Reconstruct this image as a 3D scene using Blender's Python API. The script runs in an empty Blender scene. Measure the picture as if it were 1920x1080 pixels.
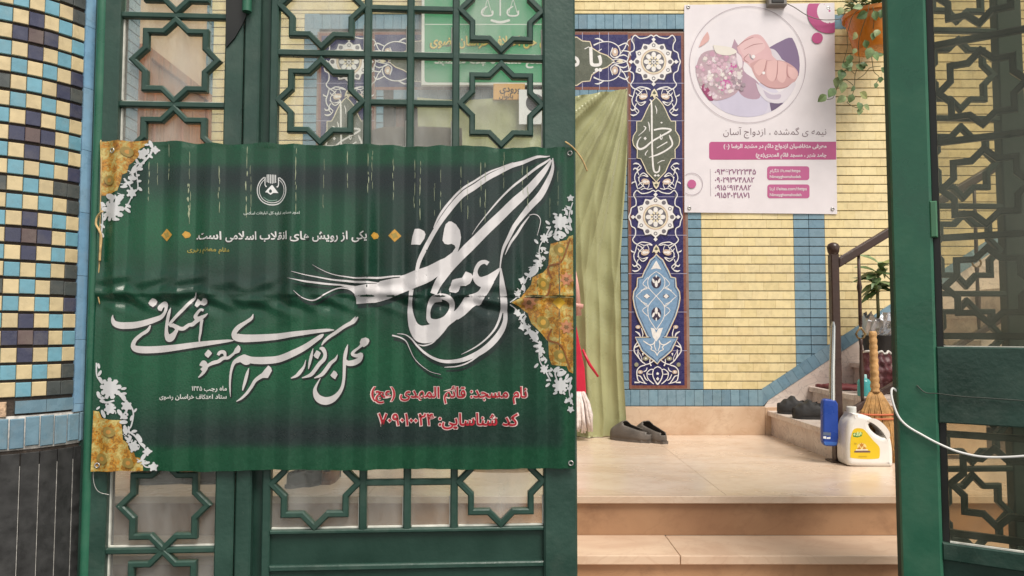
import bpy, bmesh, math, random, unicodedata
from mathutils import Vector, geometry
R = math.radians
random.seed(7)
sc = bpy.context.scene
COL = sc.collection

# ---------------------------------------------------------------- camera, world, sun, exposure
F = 1400.0
PITCH = math.atan(78 / F)
CAMZ = 0.71
cd = bpy.data.cameras.new('camera'); cam = bpy.data.objects.new('camera', cd); COL.objects.link(cam)
cd.sensor_width = 36; cd.lens = F / 1920 * 36; cd.clip_start = 0.05; cd.clip_end = 500
cam.location = (0, 0, CAMZ); cam.rotation_euler = (R(90) + PITCH, 0, 0)
sc.camera = cam

SUN_EL, SUN_AZ = 57, 31          # azimuth: degrees to the right of straight behind the camera
w = bpy.data.worlds.new('World'); sc.world = w; w.use_nodes = True
nt = w.node_tree; bg = nt.nodes['Background']; bg.inputs[1].default_value = 0.125
sky = nt.nodes.new('ShaderNodeTexSky'); sky.sky_type = 'NISHITA'; sky.sun_disc = False
sky.sun_elevation = R(SUN_EL); sky.sun_rotation = R(180 - SUN_AZ)
bw = nt.nodes.new('ShaderNodeRGBToBW'); mx = nt.nodes.new('ShaderNodeMix'); mx.data_type = 'RGBA'
mx.inputs[0].default_value = 0.80
tint = nt.nodes.new('ShaderNodeMix'); tint.data_type = 'RGBA'; tint.blend_type = 'MULTIPLY'; tint.inputs[0].default_value = 1
tint.inputs[7].default_value = (1.0, 0.945, 0.87, 1)
nt.links.new(sky.outputs[0], bw.inputs[0]); nt.links.new(sky.outputs[0], mx.inputs[6]); nt.links.new(bw.outputs[0], mx.inputs[7])
nt.links.new(mx.outputs[2], tint.inputs[6]); nt.links.new(tint.outputs[2], bg.inputs[0])
sd = bpy.data.lights.new('sun', 'SUN'); sun = bpy.data.objects.new('sun', sd); COL.objects.link(sun)
sd.energy = 2.0; sd.angle = R(27); sd.color = (1.0, 0.93, 0.84)
sun.rotation_euler = (R(90 - SUN_EL), 0, R(SUN_AZ))
sun.location = (3, -5, 8)
sc.view_settings.view_transform = 'Standard'; sc.view_settings.look = 'None'
sc.view_settings.exposure = 0.86; sc.view_settings.gamma = 1
sc.cycles.max_bounces = 8; sc.cycles.transparent_max_bounces = 16

# ---------------------------------------------------------------- helpers
def lin(r, g, b):
    f = lambda c: (c / 255) / 12.92 if c <= 10 else ((c / 255 + 0.055) / 1.055) ** 2.4
    return (f(r), f(g), f(b))

def ray(px, py):
    u = (px - 960) / F; v = (540 - py) / F
    return Vector((u, math.cos(PITCH) - v * math.sin(PITCH), math.sin(PITCH) + v * math.cos(PITCH)))

class Plane:
    """vertical plane: s runs along it, t comes out of it towards the viewer's side, z is up"""
    def __init__(self, ox, oy, ang, flip=1):
        self.o = Vector((ox, oy)); self.d = Vector((math.cos(ang), math.sin(ang)))
        self.n = Vector((self.d.y, -self.d.x)) * flip; self.ang = ang
    def P(self, s, t, z):
        q = self.o + self.d * s + self.n * t
        return Vector((q.x, q.y, z))
    def at(self, px, py, t=0.0):
        d = ray(px, py); dn = d.x * self.n.x + d.y * self.n.y
        lam = (t + self.o.dot(self.n)) / dn
        q = Vector((d.x * lam, d.y * lam)) - self.o
        return q.dot(self.d), CAMZ + d.z * lam
    def s(self, px, py, t=0.0): return self.at(px, py, t)[0]
    def z(self, px, py, t=0.0): return self.at(px, py, t)[1]

class Cyl:
    def __init__(self, cx, cy, r): self.c = Vector((cx, cy)); self.r = r
    def P(self, s, t, z):                 # s in degrees from facing the viewer, growing to the right
        a = R(s); rr = self.r + t
        return Vector((self.c.x + rr * math.sin(a), self.c.y - rr * math.cos(a), z))

def floor_at(px, py, z=0.0):
    d = ray(px, py); lam = (z - CAMZ) / d.z
    return Vector((d.x * lam, d.y * lam, z))
def depth_at(px, py, y):
    d = ray(px, py); lam = y / d.y
    return Vector((d.x * lam, y, CAMZ + d.z * lam))

class MB:
    def __init__(self): self.v = []; self.f = []; self.c = []; self.cur = None
    def add(self, vs, fs, col=None):
        b = len(self.v); self.v += [Vector(x) for x in vs]
        for f in fs: self.f.append([b + i for i in f]); self.c.append(col if col is not None else self.cur)
    def box(self, x0, x1, y0, y1, z0, z1, col=None):
        vs = [(x, y, z) for z in (z0, z1) for y in (y0, y1) for x in (x0, x1)]
        self.add(vs, [(0, 2, 3, 1), (4, 5, 7, 6), (0, 1, 5, 4), (2, 6, 7, 3), (0, 4, 6, 2), (1, 3, 7, 5)], col)
    def pbox(self, pl, s0, s1, z0, z1, t0, t1, ch=0.0, col=None, side=1.0):
        """box on a surface; ch chamfers the front edges"""
        P = pl.P
        b = [P(s0, t0, z0), P(s1, t0, z0), P(s1, t0, z1), P(s0, t0, z1)]
        if ch <= 0:
            f = [P(s0, t1, z0), P(s1, t1, z0), P(s1, t1, z1), P(s0, t1, z1)]
            self.add(b + f, [(4, 5, 6, 7), (0, 3, 2, 1), (0, 1, 5, 4), (1, 2, 6, 5), (2, 3, 7, 6), (3, 0, 4, 7)], col); return
        cs = ch * side if isinstance(pl, Plane) else math.degrees(ch / pl.r)
        m = [P(s0, t1 - ch, z0), P(s1, t1 - ch, z0), P(s1, t1 - ch, z1), P(s0, t1 - ch, z1)]
        f = [P(s0 + cs, t1, z0 + ch), P(s1 - cs, t1, z0 + ch), P(s1 - cs, t1, z1 - ch), P(s0 + cs, t1, z1 - ch)]
        fs = [(8, 9, 10, 11), (0, 3, 2, 1)]
        for i in range(4):
            j = (i + 1) % 4; fs += [(i, j, 4 + j, 4 + i), (4 + i, 4 + j, 8 + j, 8 + i)]
        self.add(b + m + f, fs, col)
    def bar(self, pl, pts, w, t0, t1, closed=False, ch=0.004, col=None):
        """flat bar along a polyline (s,z) lying on a surface, mitred corners, chamfered front"""
        n = len(pts); pts = [Vector(p) for p in pts]; rows = []
        for i in range(n):
            a = pts[i - 1] if (i > 0 or closed) else None; c = pts[(i + 1) % n] if (i < n - 1 or closed) else None
            d1 = (pts[i] - a).normalized() if a is not None else (c - pts[i]).normalized()
            d2 = (c - pts[i]).normalized() if c is not None else d1
            n1 = Vector((-d1.y, d1.x)); n2 = Vector((-d2.y, d2.x)); m = (n1 + n2).normalized()
            k = 1 / max(0.35, m.dot(n1)); rows.append((pts[i], m * k))
        ring = [(-.5, t0), (-.5, t1 - ch), (-.5 + ch / w, t1), (.5 - ch / w, t1), (.5, t1 - ch), (.5, t0)]
        vs = []
        for p, m in rows:
            for a, t in ring:
                q = p + m * (a * w); vs.append(pl.P(q.x, t, q.y))
        k = len(ring); fs = []
        for i in range(n if closed else n - 1):
            j = (i + 1) % n
            for e in range(k):
                e2 = (e + 1) % k; fs.append((i * k + e, i * k + e2, j * k + e2, j * k + e))
        if not closed: fs += [tuple(range(k)), tuple(reversed(range((n - 1) * k, n * k)))]
        self.add(vs, fs, col)
    def tube(self, pts, r, seg=8, col=None, caps=True):
        pts = [Vector(p) for p in pts]; n = len(pts)
        rs = r if isinstance(r, (list, tuple)) else [r] * n
        up = None; vs = []
        for i in range(n):
            d = (pts[min(i + 1, n - 1)] - pts[max(i - 1, 0)]).normalized()
            if up is None: up = d.orthogonal().normalized()
            else: up = (up - d * up.dot(d)).normalized()
            b = d.cross(up)
            for k in range(seg):
                a = 2 * math.pi * k / seg; vs.append(pts[i] + (up * math.cos(a) + b * math.sin(a)) * rs[i])
        fs = [(i * seg + k, i * seg + (k + 1) % seg, (i + 1) * seg + (k + 1) % seg, (i + 1) * seg + k) for i in range(n - 1) for k in range(seg)]
        if caps: fs += [tuple(reversed(range(seg))), tuple(range((n - 1) * seg, n * seg))]
        self.add(vs, fs, col)
    def lathe(self, cx, cy, prof, seg=24, col=None, sx=1, sy=1):
        vs = []; n = len(prof)
        for r, z in prof:
            for k in range(seg):
                a = 2 * math.pi * k / seg; vs.append((cx + r * math.cos(a) * sx, cy + r * math.sin(a) * sy, z))
        fs = [(i * seg + k, i * seg + (k + 1) % seg, (i + 1) * seg + (k + 1) % seg, (i + 1) * seg + k) for i in range(n - 1) for k in range(seg)]
        fs += [tuple(reversed(range(seg))), tuple(range((n - 1) * seg, n * seg))]
        self.add(vs, fs, col)
    def prism(self, pl, poly, t0, t1, col=None):
        n = len(poly); a = [pl.P(s, t0, z) for s, z in poly]; b = [pl.P(s, t1, z) for s, z in poly]
        self.add(a + b, [tuple(range(n)), tuple(range(n, 2 * n))] + [(i, (i + 1) % n, n + (i + 1) % n, n + i) for i in range(n)], col)
    def grid(self, fn, nu, nv, col=None, colfn=None):
        vs = [fn(i / nu, j / nv) for j in range(nv + 1) for i in range(nu + 1)]; b = len(self.v)
        self.v += [Vector(x) for x in vs]
        for j in range(nv):
            for i in range(nu):
                a = b + j * (nu + 1) + i; self.f.append([a, a + 1, a + nu + 2, a + nu + 1])
                self.c.append(colfn((i + .5) / nu, (j + .5) / nv) if colfn else (col if col is not None else self.cur))
    def leaf(self, p, d, n, L, W, fold=0.25, col=None, seg=3):
        """folded leaf blade from p along d, n = its upper side"""
        p = Vector(p); d = Vector(d).normalized(); n = Vector(n); sd = d.cross(n).normalized(); n = sd.cross(d).normalized()
        prof = [(0, .05), (.25, .8), (.5, 1), (.78, .6), (1, 0.02)]; vs = []
        for u, k in prof:
            c = p + d * (L * u) - n * (L * .25 * u * u); o = sd * (W * .5 * k); h = n * (W * fold * k)
            vs += [c - o + h, c, c + o + h]
        fs = []
        for i in range(len(prof) - 1):
            a = i * 3; fs += [(a, a + 1, a + 4, a + 3), (a + 1, a + 2, a + 5, a + 4)]
        self.add(vs, fs, col)
    def build(self, name, mat, parent=None, smooth=False, bevel=0, weld=False, solid=0, recalc=True, auto=None):
        vs = self.v
        if parent is not None:
            c, s_ = math.cos(-parent.rotation_euler.z), math.sin(-parent.rotation_euler.z); L = parent_world(parent)
            vs = [Vector(((v.x - L.x) * c - (v.y - L.y) * s_, (v.x - L.x) * s_ + (v.y - L.y) * c, v.z - L.z)) for v in vs]
        me = bpy.data.meshes.new(name); me.from_pydata([tuple(v) for v in vs], [], self.f)
        if any(c is not None for c in self.c):
            at = me.color_attributes.new('col', 'FLOAT_COLOR', 'CORNER')
            for p, c in zip(me.polygons, self.c):
                c = c or (1, 1, 1)
                for li in p.loop_indices: at.data[li].color = (c[0], c[1], c[2], 1)
        if weld or recalc:
            bm = bmesh.new(); bm.from_mesh(me)
            if weld: bmesh.ops.remove_doubles(bm, verts=bm.verts, dist=1e-5)
            if recalc: bmesh.ops.recalc_face_normals(bm, faces=bm.faces)
            bm.to_mesh(me); bm.free()
        if smooth:
            me.polygons.foreach_set('use_smooth', [True] * len(me.polygons))
            if auto: me.set_sharp_from_angle(angle=R(auto))
        me.materials.append(mat); o = bpy.data.objects.new(name, me); COL.objects.link(o)
        if parent is not None: o.parent = parent
        if bevel:
            m = o.modifiers.new('bevel', 'BEVEL'); m.width = bevel; m.segments = 2; m.limit_method = 'ANGLE'
        if solid:
            m = o.modifiers.new('solid', 'SOLIDIFY'); m.thickness = solid; m.offset = 0
        return o

def parent_world(p):
    # parts of parts: their own parent is never rotated differently, parts sit at the thing's origin
    L = Vector(p.location)
    while p.parent is not None: p = p.parent; L = L + Vector(p.location)
    return L
def thing(name, label, cat, loc=(0, 0, 0), group=None):
    o = bpy.data.objects.new(name, None); COL.objects.link(o); o.location = loc; o.empty_display_size = .1
    return tag(o, label, cat, group)
def tag(o, label, cat, group=None):
    o['label'] = label; o['category'] = cat
    if group: o['group'] = group
    return o
def structure(o): o['kind'] = 'structure'; return o

# ---------------------------------------------------------------- materials
def mat(name, col, rough=.5, var=.12, scale=8, bump=0.0, bscale=40, spec=.5, attr=False, metal=0, dirt=None, dscale=3, damt=.5, stretch=None, sheen=0, sss=0, coat=0, rvar=.15, chips=None):
    m = bpy.data.materials.new(name); m.use_nodes = True; N = m.node_tree.nodes; Lk = m.node_tree.links
    b = N['Principled BSDF']; b.inputs['Roughness'].default_value = rough; b.inputs['Metallic'].default_value = metal
    b.inputs['Specular IOR Level'].default_value = spec
    if sheen: b.inputs['Sheen Weight'].default_value = sheen
    if coat: b.inputs['Coat Weight'].default_value = coat; b.inputs['Coat Roughness'].default_value = .15
    tc = N.new('ShaderNodeTexCoord'); src = tc.outputs['Object']
    if stretch:
        mp = N.new('ShaderNodeMapping'); mp.inputs['Scale'].default_value = stretch; Lk.new(src, mp.inputs[0]); src = mp.outputs[0]
    if attr:
        a = N.new('ShaderNodeVertexColor'); a.layer_name = 'col'; base = a.outputs[0]
    else:
        rgb = N.new('ShaderNodeRGB'); rgb.outputs[0].default_value = (*col, 1); base = rgb.outputs[0]
    if var:
        nz = N.new('ShaderNodeTexNoise'); nz.inputs['Scale'].default_value = scale; nz.inputs['Detail'].default_value = 5; Lk.new(src, nz.inputs[0])
        mr = N.new('ShaderNodeMapRange'); mr.inputs[1].default_value = .3; mr.inputs[2].default_value = .7; mr.inputs[3].default_value = 1 - var; mr.inputs[4].default_value = 1 + var
        Lk.new(nz.outputs[0], mr.inputs[0])
        hv = N.new('ShaderNodeHueSaturation'); Lk.new(base, hv.inputs['Color']); Lk.new(mr.outputs[0], hv.inputs['Value']); base = hv.outputs[0]
        rr = N.new('ShaderNodeMapRange'); rr.inputs[1].default_value = .3; rr.inputs[2].default_value = .7
        rr.inputs[3].default_value = max(.03, rough - rvar); rr.inputs[4].default_value = min(1, rough + rvar); Lk.new(nz.outputs[0], rr.inputs[0]); Lk.new(rr.outputs[0], b.inputs['Roughness'])
    if dirt:
        n2 = N.new('ShaderNodeTexNoise'); n2.inputs['Scale'].default_value = dscale; n2.inputs['Detail'].default_value = 8; n2.inputs['Roughness'].default_value = .65; Lk.new(src, n2.inputs[0])
        r2 = N.new('ShaderNodeMapRange'); r2.inputs[1].default_value = .5; r2.inputs[2].default_value = .75; r2.inputs[3].default_value = 0; r2.inputs[4].default_value = damt; Lk.new(n2.outputs[0], r2.inputs[0])
        mxx = N.new('ShaderNodeMix'); mxx.data_type = 'RGBA'; Lk.new(r2.outputs[0], mxx.inputs[0]); Lk.new(base, mxx.inputs[6]); mxx.inputs[7].default_value = (*dirt, 1); base = mxx.outputs[2]
    if chips:
        n4 = N.new('ShaderNodeTexNoise'); n4.inputs['Scale'].default_value = 34; n4.inputs['Detail'].default_value = 7; n4.inputs['Roughness'].default_value = .7; n4.inputs['Distortion'].default_value = .6; Lk.new(tc.outputs['Object'], n4.inputs[0])
        r4 = N.new('ShaderNodeMapRange'); r4.inputs[1].default_value = .705; r4.inputs[2].default_value = .725; Lk.new(n4.outputs[0], r4.inputs[0])
        m4 = N.new('ShaderNodeMix'); m4.data_type = 'RGBA'; Lk.new(r4.outputs[0], m4.inputs[0]); Lk.new(base, m4.inputs[6]); m4.inputs[7].default_value = (*chips, 1); base = m4.outputs[2]
    Lk.new(base, b.inputs['Base Color'])
    if bump:
        n3 = N.new('ShaderNodeTexNoise'); n3.inputs['Scale'].default_value = bscale; n3.inputs['Detail'].default_value = 4; Lk.new(src, n3.inputs[0])
        bp = N.new('ShaderNodeBump'); bp.inputs['Strength'].default_value = bump; bp.inputs['Distance'].default_value = .01; Lk.new(n3.outputs[0], bp.inputs['Height']); Lk.new(bp.outputs[0], b.inputs['Normal'])
    return m

def marble(name, c1, c2, vein, rough, scale=2.0, vamt=.6, stain=None):
    m = bpy.data.materials.new(name); m.use_nodes = True; N = m.node_tree.nodes; Lk = m.node_tree.links; b = N['Principled BSDF']
    tc = N.new('ShaderNodeTexCoord'); mp = N.new('ShaderNodeMapping'); mp.inputs['Scale'].default_value = (1, 1.6, 1.3); mp.inputs['Rotation'].default_value = (.3, .2, .5); Lk.new(tc.outputs['Object'], mp.inputs[0])
    n1 = N.new('ShaderNodeTexNoise'); n1.inputs['Scale'].default_value = scale; n1.inputs['Detail'].default_value = 8; n1.inputs['Distortion'].default_value = 1.2; Lk.new(mp.outputs[0], n1.inputs[0])
    mxx = N.new('ShaderNodeMix'); mxx.data_type = 'RGBA'; mxx.inputs[6].default_value = (*c1, 1); mxx.inputs[7].default_value = (*c2, 1)
    mr = N.new('ShaderNodeMapRange'); mr.inputs[1].default_value = .35; mr.inputs[2].default_value = .65; Lk.new(n1.outputs[0], mr.inputs[0]); Lk.new(mr.outputs[0], mxx.inputs[0])
    n2 = N.new('ShaderNodeTexNoise'); n2.inputs['Scale'].default_value = scale * 1.3; n2.inputs['Detail'].default_value = 6; n2.inputs['Distortion'].default_value = 2.5; Lk.new(mp.outputs[0], n2.inputs[0])
    sb = N.new('ShaderNodeMath'); sb.operation = 'SUBTRACT'; sb.inputs[1].default_value = .5; Lk.new(n2.outputs[0], sb.inputs[0])
    ab = N.new('ShaderNodeMath'); ab.operation = 'ABSOLUTE'; Lk.new(sb.outputs[0], ab.inputs[0])
    m2 = N.new('ShaderNodeMapRange'); m2.inputs[1].default_value = 0; m2.inputs[2].default_value = .03; m2.inputs[3].default_value = vamt; m2.inputs[4].default_value = 0; Lk.new(ab.outputs[0], m2.inputs[0])
    mv = N.new('ShaderNodeMix'); mv.data_type = 'RGBA'; Lk.new(m2.outputs[0], mv.inputs[0]); Lk.new(mxx.outputs[2], mv.inputs[6]); mv.inputs[7].default_value = (*vein, 1)
    base = mv.outputs[2]
    if stain:
        n3 = N.new('ShaderNodeTexNoise'); n3.inputs['Scale'].default_value = 6; n3.inputs['Detail'].default_value = 9; n3.inputs['Roughness'].default_value = .7; Lk.new(mp.outputs[0], n3.inputs[0])
        m3 = N.new('ShaderNodeMapRange'); m3.inputs[1].default_value = .5; m3.inputs[2].default_value = .72; m3.inputs[4].default_value = .45; Lk.new(n3.outputs[0], m3.inputs[0])
        ms = N.new('ShaderNodeMix'); ms.data_type = 'RGBA'; Lk.new(m3.outputs[0], ms.inputs[0]); Lk.new(base, ms.inputs[6]); ms.inputs[7].default_value = (*stain, 1); base = ms.outputs[2]
    Lk.new(base, b.inputs['Base Color'])
    r = N.new('ShaderNodeMapRange'); r.inputs[3].default_value = rough; r.inputs[4].default_value = rough + .25; Lk.new(n1.outputs[0], r.inputs[0]); Lk.new(r.outputs[0], b.inputs['Roughness'])
    return m

def dusty_hazy_glass(name, dust_haze=.10, tint=(.93, .96, .94), dcol=(.75, .75, .72), sscale=3, dmax=.4, ior=1.45):
    m = bpy.data.materials.new(name); m.use_nodes = True; N = m.node_tree.nodes; Lk = m.node_tree.links
    N.remove(N['Principled BSDF']); out = N['Material Output']
    tr = N.new('ShaderNodeBsdfTransparent'); tr.inputs[0].default_value = (*tint, 1)
    gl = N.new('ShaderNodeBsdfGlossy'); gl.inputs['Roughness'].default_value = .03
    df = N.new('ShaderNodeBsdfDiffuse'); df.inputs[0].default_value = (*dcol, 1)
    fr = N.new('ShaderNodeFresnel'); fr.inputs[0].default_value = ior
    tc = N.new('ShaderNodeTexCoord'); mp = N.new('ShaderNodeMapping'); mp.inputs['Scale'].default_value = (1.4, 1.4, .5); mp.inputs['Rotation'].default_value = (0, .35, 0); Lk.new(tc.outputs['Object'], mp.inputs[0])
    nz = N.new('ShaderNodeTexNoise'); nz.inputs['Scale'].default_value = sscale; nz.inputs['Detail'].default_value = 9; nz.inputs['Roughness'].default_value = .65; Lk.new(mp.outputs[0], nz.inputs[0])
    mr = N.new('ShaderNodeMapRange'); mr.inputs[1].default_value = .4; mr.inputs[2].default_value = .75; mr.inputs[3].default_value = dust_haze; mr.inputs[4].default_value = dmax; Lk.new(nz.outputs[0], mr.inputs[0])
    m1 = N.new('ShaderNodeMixShader'); Lk.new(fr.outputs[0], m1.inputs[0]); Lk.new(tr.outputs[0], m1.inputs[1]); Lk.new(gl.outputs[0], m1.inputs[2])
    m2 = N.new('ShaderNodeMixShader'); Lk.new(mr.outputs[0], m2.inputs[0]); Lk.new(m1.outputs[0], m2.inputs[1]); Lk.new(df.outputs[0], m2.inputs[2])
    Lk.new(m2.outputs[0], out.inputs[0])
    return m

M = {}
M['green'] = mat('green_paint', (.020, .056, .042), .38, .25, 5, .14, 60, dirt=(.11, .14, .115), dscale=7, damt=.30, chips=(.28, .32, .28))
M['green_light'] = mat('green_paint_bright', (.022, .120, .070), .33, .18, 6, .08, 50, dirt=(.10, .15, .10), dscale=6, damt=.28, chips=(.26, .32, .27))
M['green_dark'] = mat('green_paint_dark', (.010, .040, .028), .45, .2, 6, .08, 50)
M['black'] = mat('black_metal', (.010, .011, .010), .45, .2)
M['glass'] = dusty_hazy_glass('dusty_hazy_glass', .07, dmax=.34)  # dust film that also colours in the whitish veil of glare
M['glass2'] = dusty_hazy_glass('dirty_glass', .05, (.80, .77, .66), (.26, .29, .23), 4, .28)
M['putty'] = mat('putty', (.62, .62, .56), .7, .2, 30)
M['brick'] = mat('glazed_brick', None, .30, .07, 25, .05, 30, attr=True, dirt=(.55, .42, .22), dscale=5, damt=.08)
M['mortar'] = mat('dark_mortar', (.035, .027, .022), .9, .3, 40)
M['mosaic'] = mat('mosaic_tile', None, .32, .10, 30, .10, 50, attr=True, dirt=(.30, .26, .20), dscale=14, damt=.22)
M['mortar2'] = mat('brown_mortar', (.050, .038, .030), .95, .3, 60, .4, 120)
M['pale_grout'] = mat('pale_grout', (.48, .46, .43), .85, .3, 60, .3, 90)
M['darkstone'] = mat('dark_granite', (.030, .030, .030), .55, .35, 30, .05, 60, dirt=(.10, .10, .095), dscale=8, damt=.35)
M['floor'] = marble('floor_marble', lin(222, 203, 184), lin(206, 183, 160), lin(184, 150, 122), .14, 1.6, .22, lin(186, 152, 122))
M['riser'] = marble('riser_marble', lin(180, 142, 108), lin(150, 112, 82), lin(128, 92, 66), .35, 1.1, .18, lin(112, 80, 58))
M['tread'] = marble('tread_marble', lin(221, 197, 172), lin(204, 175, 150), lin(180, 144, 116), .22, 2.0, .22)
M['skirt'] = marble('skirting_marble', lin(216, 192, 166), lin(200, 170, 142), lin(176, 138, 108), .26, 2.4, .22, lin(165, 125, 92))
M['whitemarble'] = marble('white_marble', lin(228, 217, 208), lin(208, 192, 182), lin(150, 138, 134), .25, 3.5, .5)
M['art'] = mat('glazed_painting', None, .28, .06, 40, .03, 60, attr=True)
M['print'] = mat('vinyl_print', None, .35, .03, 10, attr=True, rvar=.05)
M['bannerprint'] = mat('banner_vinyl', None, .27, .09, 60, .08, 220, attr=True, stretch=(1, 1, 1), rvar=.06)
M['bannerart'] = mat('banner_ink', None, .30, .05, 30, .03, 200, attr=True, rvar=.05)
M['curtain'] = mat('olive_satin', (.33, .335, .165), .32, .08, 6, .10, 60, sheen=.3, dirt=(.27, .27, .13), dscale=3, damt=.25)
M['wood'] = mat('varnished_wood', (.27, .085, .022), .35, .35, 3, .05, 30, stretch=(14, 14, 1))
M['wooddark'] = mat('dark_wood', (.10, .045, .02), .4, .3, 3, stretch=(10, 10, 1))
M['rubber'] = mat('grey_rubber', (.115, .10, .088), .6, .25, 14, .2, 60, dirt=(.16, .13, .10), dscale=12, damt=.5)
M['rubber_in'] = mat('dark_insole', (.02, .019, .018), .8, .2)
M['leather'] = mat('black_leather', (.018, .018, .018), .42, .3, 14, .3, 60)
M['blackcloth'] = mat('black_cloth', (.025, .025, .026), .7, .3, 14, .4, 40)
M['iron'] = mat('brown_iron', (.050, .026, .020), .38, .25, 12, .1, 60)
M['bronze'] = mat('bronze_finish', (.28, .19, .09), .35, .25, 20, metal=.6)
M['chrome'] = mat('chrome', (.62, .62, .60), .16, .1, metal=1)
M['blueplastic'] = mat('blue_plastic', (.012, .055, .32), .30, .12, 10)
M['whiteplastic'] = mat('white_plastic', (.74, .72, .68), .32, .05, 10)
M['clearcap'] = mat('milky_cap', (.62, .64, .62), .25, .05)
M['straw'] = mat('straw', (.46, .26, .095), .7, .35, 30, .3, 80)
M['strawdark'] = mat('straw_handle', (.52, .30, .12), .5, .3, 30, .3, 60)
M['band'] = mat('red_band', (.50, .12, .05), .6, .2)
M['leafm'] = mat('leaf', (.11, .20, .055), .42, .3, 30, attr=True)
M['orange'] = mat('orange_plastic', (.55, .17, .012), .30, .15, 12, dirt=(.60, .30, .06), dscale=6, damt=.5)
M['vine'] = mat('vine_stem', (.10, .10, .04), .6, .2)
M['foil'] = mat('silver_foil', (.55, .56, .58), .28, .15, 10, .8, 18, metal=.85)
M['pot'] = mat('black_pot', (.020, .018, .017), .5, .2)
M['soil'] = mat('soil', (.05, .03, .02), .95, .4, 40)
M['maroon'] = mat('maroon_cloth', (.095, .022, .028), .6, .3, 12, .3, 40, dirt=(.42, .30, .29), dscale=26, damt=.5)
M['teal'] = mat('teal_plastic', (.06, .36, .36), .3, .1)
M['red'] = mat('red_plastic', (.55, .012, .045), .35, .12)
M['redcloth'] = mat('red_cloth', (.17, .035, .04), .7, .2)
M['mop'] = mat('mop_yarn', (.70, .62, .59), .9, .2, 30, .3, 60)
M['pink'] = mat('pink_plastic', (.62, .33, .28), .45, .1)
M['cord'] = mat('hemp_cord', (.52, .36, .16), .7, .3, 40)
M['whitecable'] = mat('white_cable', (.72, .72, .70), .4, .05)
M['wire'] = mat('thin_wire', (.05, .06, .05), .5, .1)
M['greybox'] = mat('grey_plastic', (.19, .18, .17), .5, .1)
M['eyelet'] = mat('eyelet_metal', (.45, .44, .42), .35, .1, metal=.8)
M['card'] = mat('cardboard', (.30, .21, .11), .8, .2, 12)
M['paper'] = mat('paper', (.74, .73, .72), .7, .05)
M['asphalt'] = mat('asphalt', (.075, .072, .068), .85, .3, 30, .4, 200)
M['gold'] = None

# gold brocade print: worn mix of ochre, brown and olive, a pattern of its own
def brocade():
    m = bpy.data.materials.new('gold_brocade'); m.use_nodes = True; N = m.node_tree.nodes; Lk = m.node_tree.links; b = N['Principled BSDF']; b.inputs['Roughness'].default_value = .3
    tc = N.new('ShaderNodeTexCoord'); v = N.new('ShaderNodeTexVoronoi'); v.inputs['Scale'].default_value = 38; Lk.new(tc.outputs['Object'], v.inputs[0])
    n = N.new('ShaderNodeTexNoise'); n.inputs['Scale'].default_value = 64; n.inputs['Detail'].default_value = 4; n.inputs['Distortion'].default_value = 2; Lk.new(tc.outputs['Object'], n.inputs[0])
    a = N.new('ShaderNodeMath'); a.operation = 'MULTIPLY_ADD'; Lk.new(v.outputs[0], a.inputs[0]); a.inputs[1].default_value = .55; Lk.new(n.outputs[0], a.inputs[2])
    r = N.new('ShaderNodeValToRGB'); e = r.color_ramp.elements
    e[0].position = .40; e[0].color = (.16, .06, .01, 1); e[1].position = 1.0; e[1].color = (.50, .40, .14, 1)
    for p, c in ((.52, (.40, .16, .015, 1)), (.64, (.17, .10, .02, 1)), (.74, (.48, .21, .02, 1)), (.88, (.34, .27, .08, 1))):
        q = e.new(p); q.color = c
    Lk.new(a.outputs[0], r.inputs[0]); Lk.new(r.outputs[0], b.inputs['Base Color']); return m
M['gold'] = brocade()

# ---------------------------------------------------------------- writing: shaped Persian text from the built-in font
FORMS = {}
for cp in list(range(0xFB50, 0xFDFF)) + list(range(0xFE70, 0xFEFD)):
    d = unicodedata.decomposition(chr(cp)).split()
    if len(d) == 2 and d[0] in ('<isolated>', '<final>', '<initial>', '<medial>'):
        FORMS.setdefault(chr(int(d[1], 16)), {}).setdefault(d[0][1:-1], chr(cp))
LAM = {'\u0627': ('\uFEFB', '\uFEFC'), '\u0622': ('\uFEF5', '\uFEF6')}
def persian(s):
    s = s.replace('\u0643', '\u06A9').replace('\u064A', '\u06CC')
    out = []; i = 0; n = len(s)
    dual = lambda ch: 'initial' in FORMS.get(ch, {})
    isl = lambda ch: ch in FORMS
    while i < n:
        ch = s[i]
        prevj = i > 0 and dual(s[i - 1]) and isl(ch)
        if ch == '\u0644' and i + 1 < n and s[i + 1] in LAM:
            out.append(LAM[s[i + 1]][1 if prevj else 0]); i += 2; continue
        if isl(ch):
            nextj = dual(ch) and i + 1 < n and isl(s[i + 1]); f = FORMS[ch]
            k = 'medial' if prevj and nextj else 'final' if prevj else 'initial' if nextj else 'isolated'
            out.append(f.get(k, f.get('isolated', ch)))
        else: out.append(ch)
        i += 1
    # right to left, with numbers and Latin kept left to right
    runs = []; 
    for ch in out:
        ltr = ch.isdigit() or ('!' <= ch <= 'z' and ch not in '():')
        if ltr and runs and runs[-1][0]: runs[-1][1] += ch
        else: runs.append([ltr, ch])
    mir = {'(': ')', ')': '('}
    return ''.join(r[1] if r[0] else ''.join(mir.get(c, c) for c in reversed(r[1])) for r in reversed(runs))
TXT = {}
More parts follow.
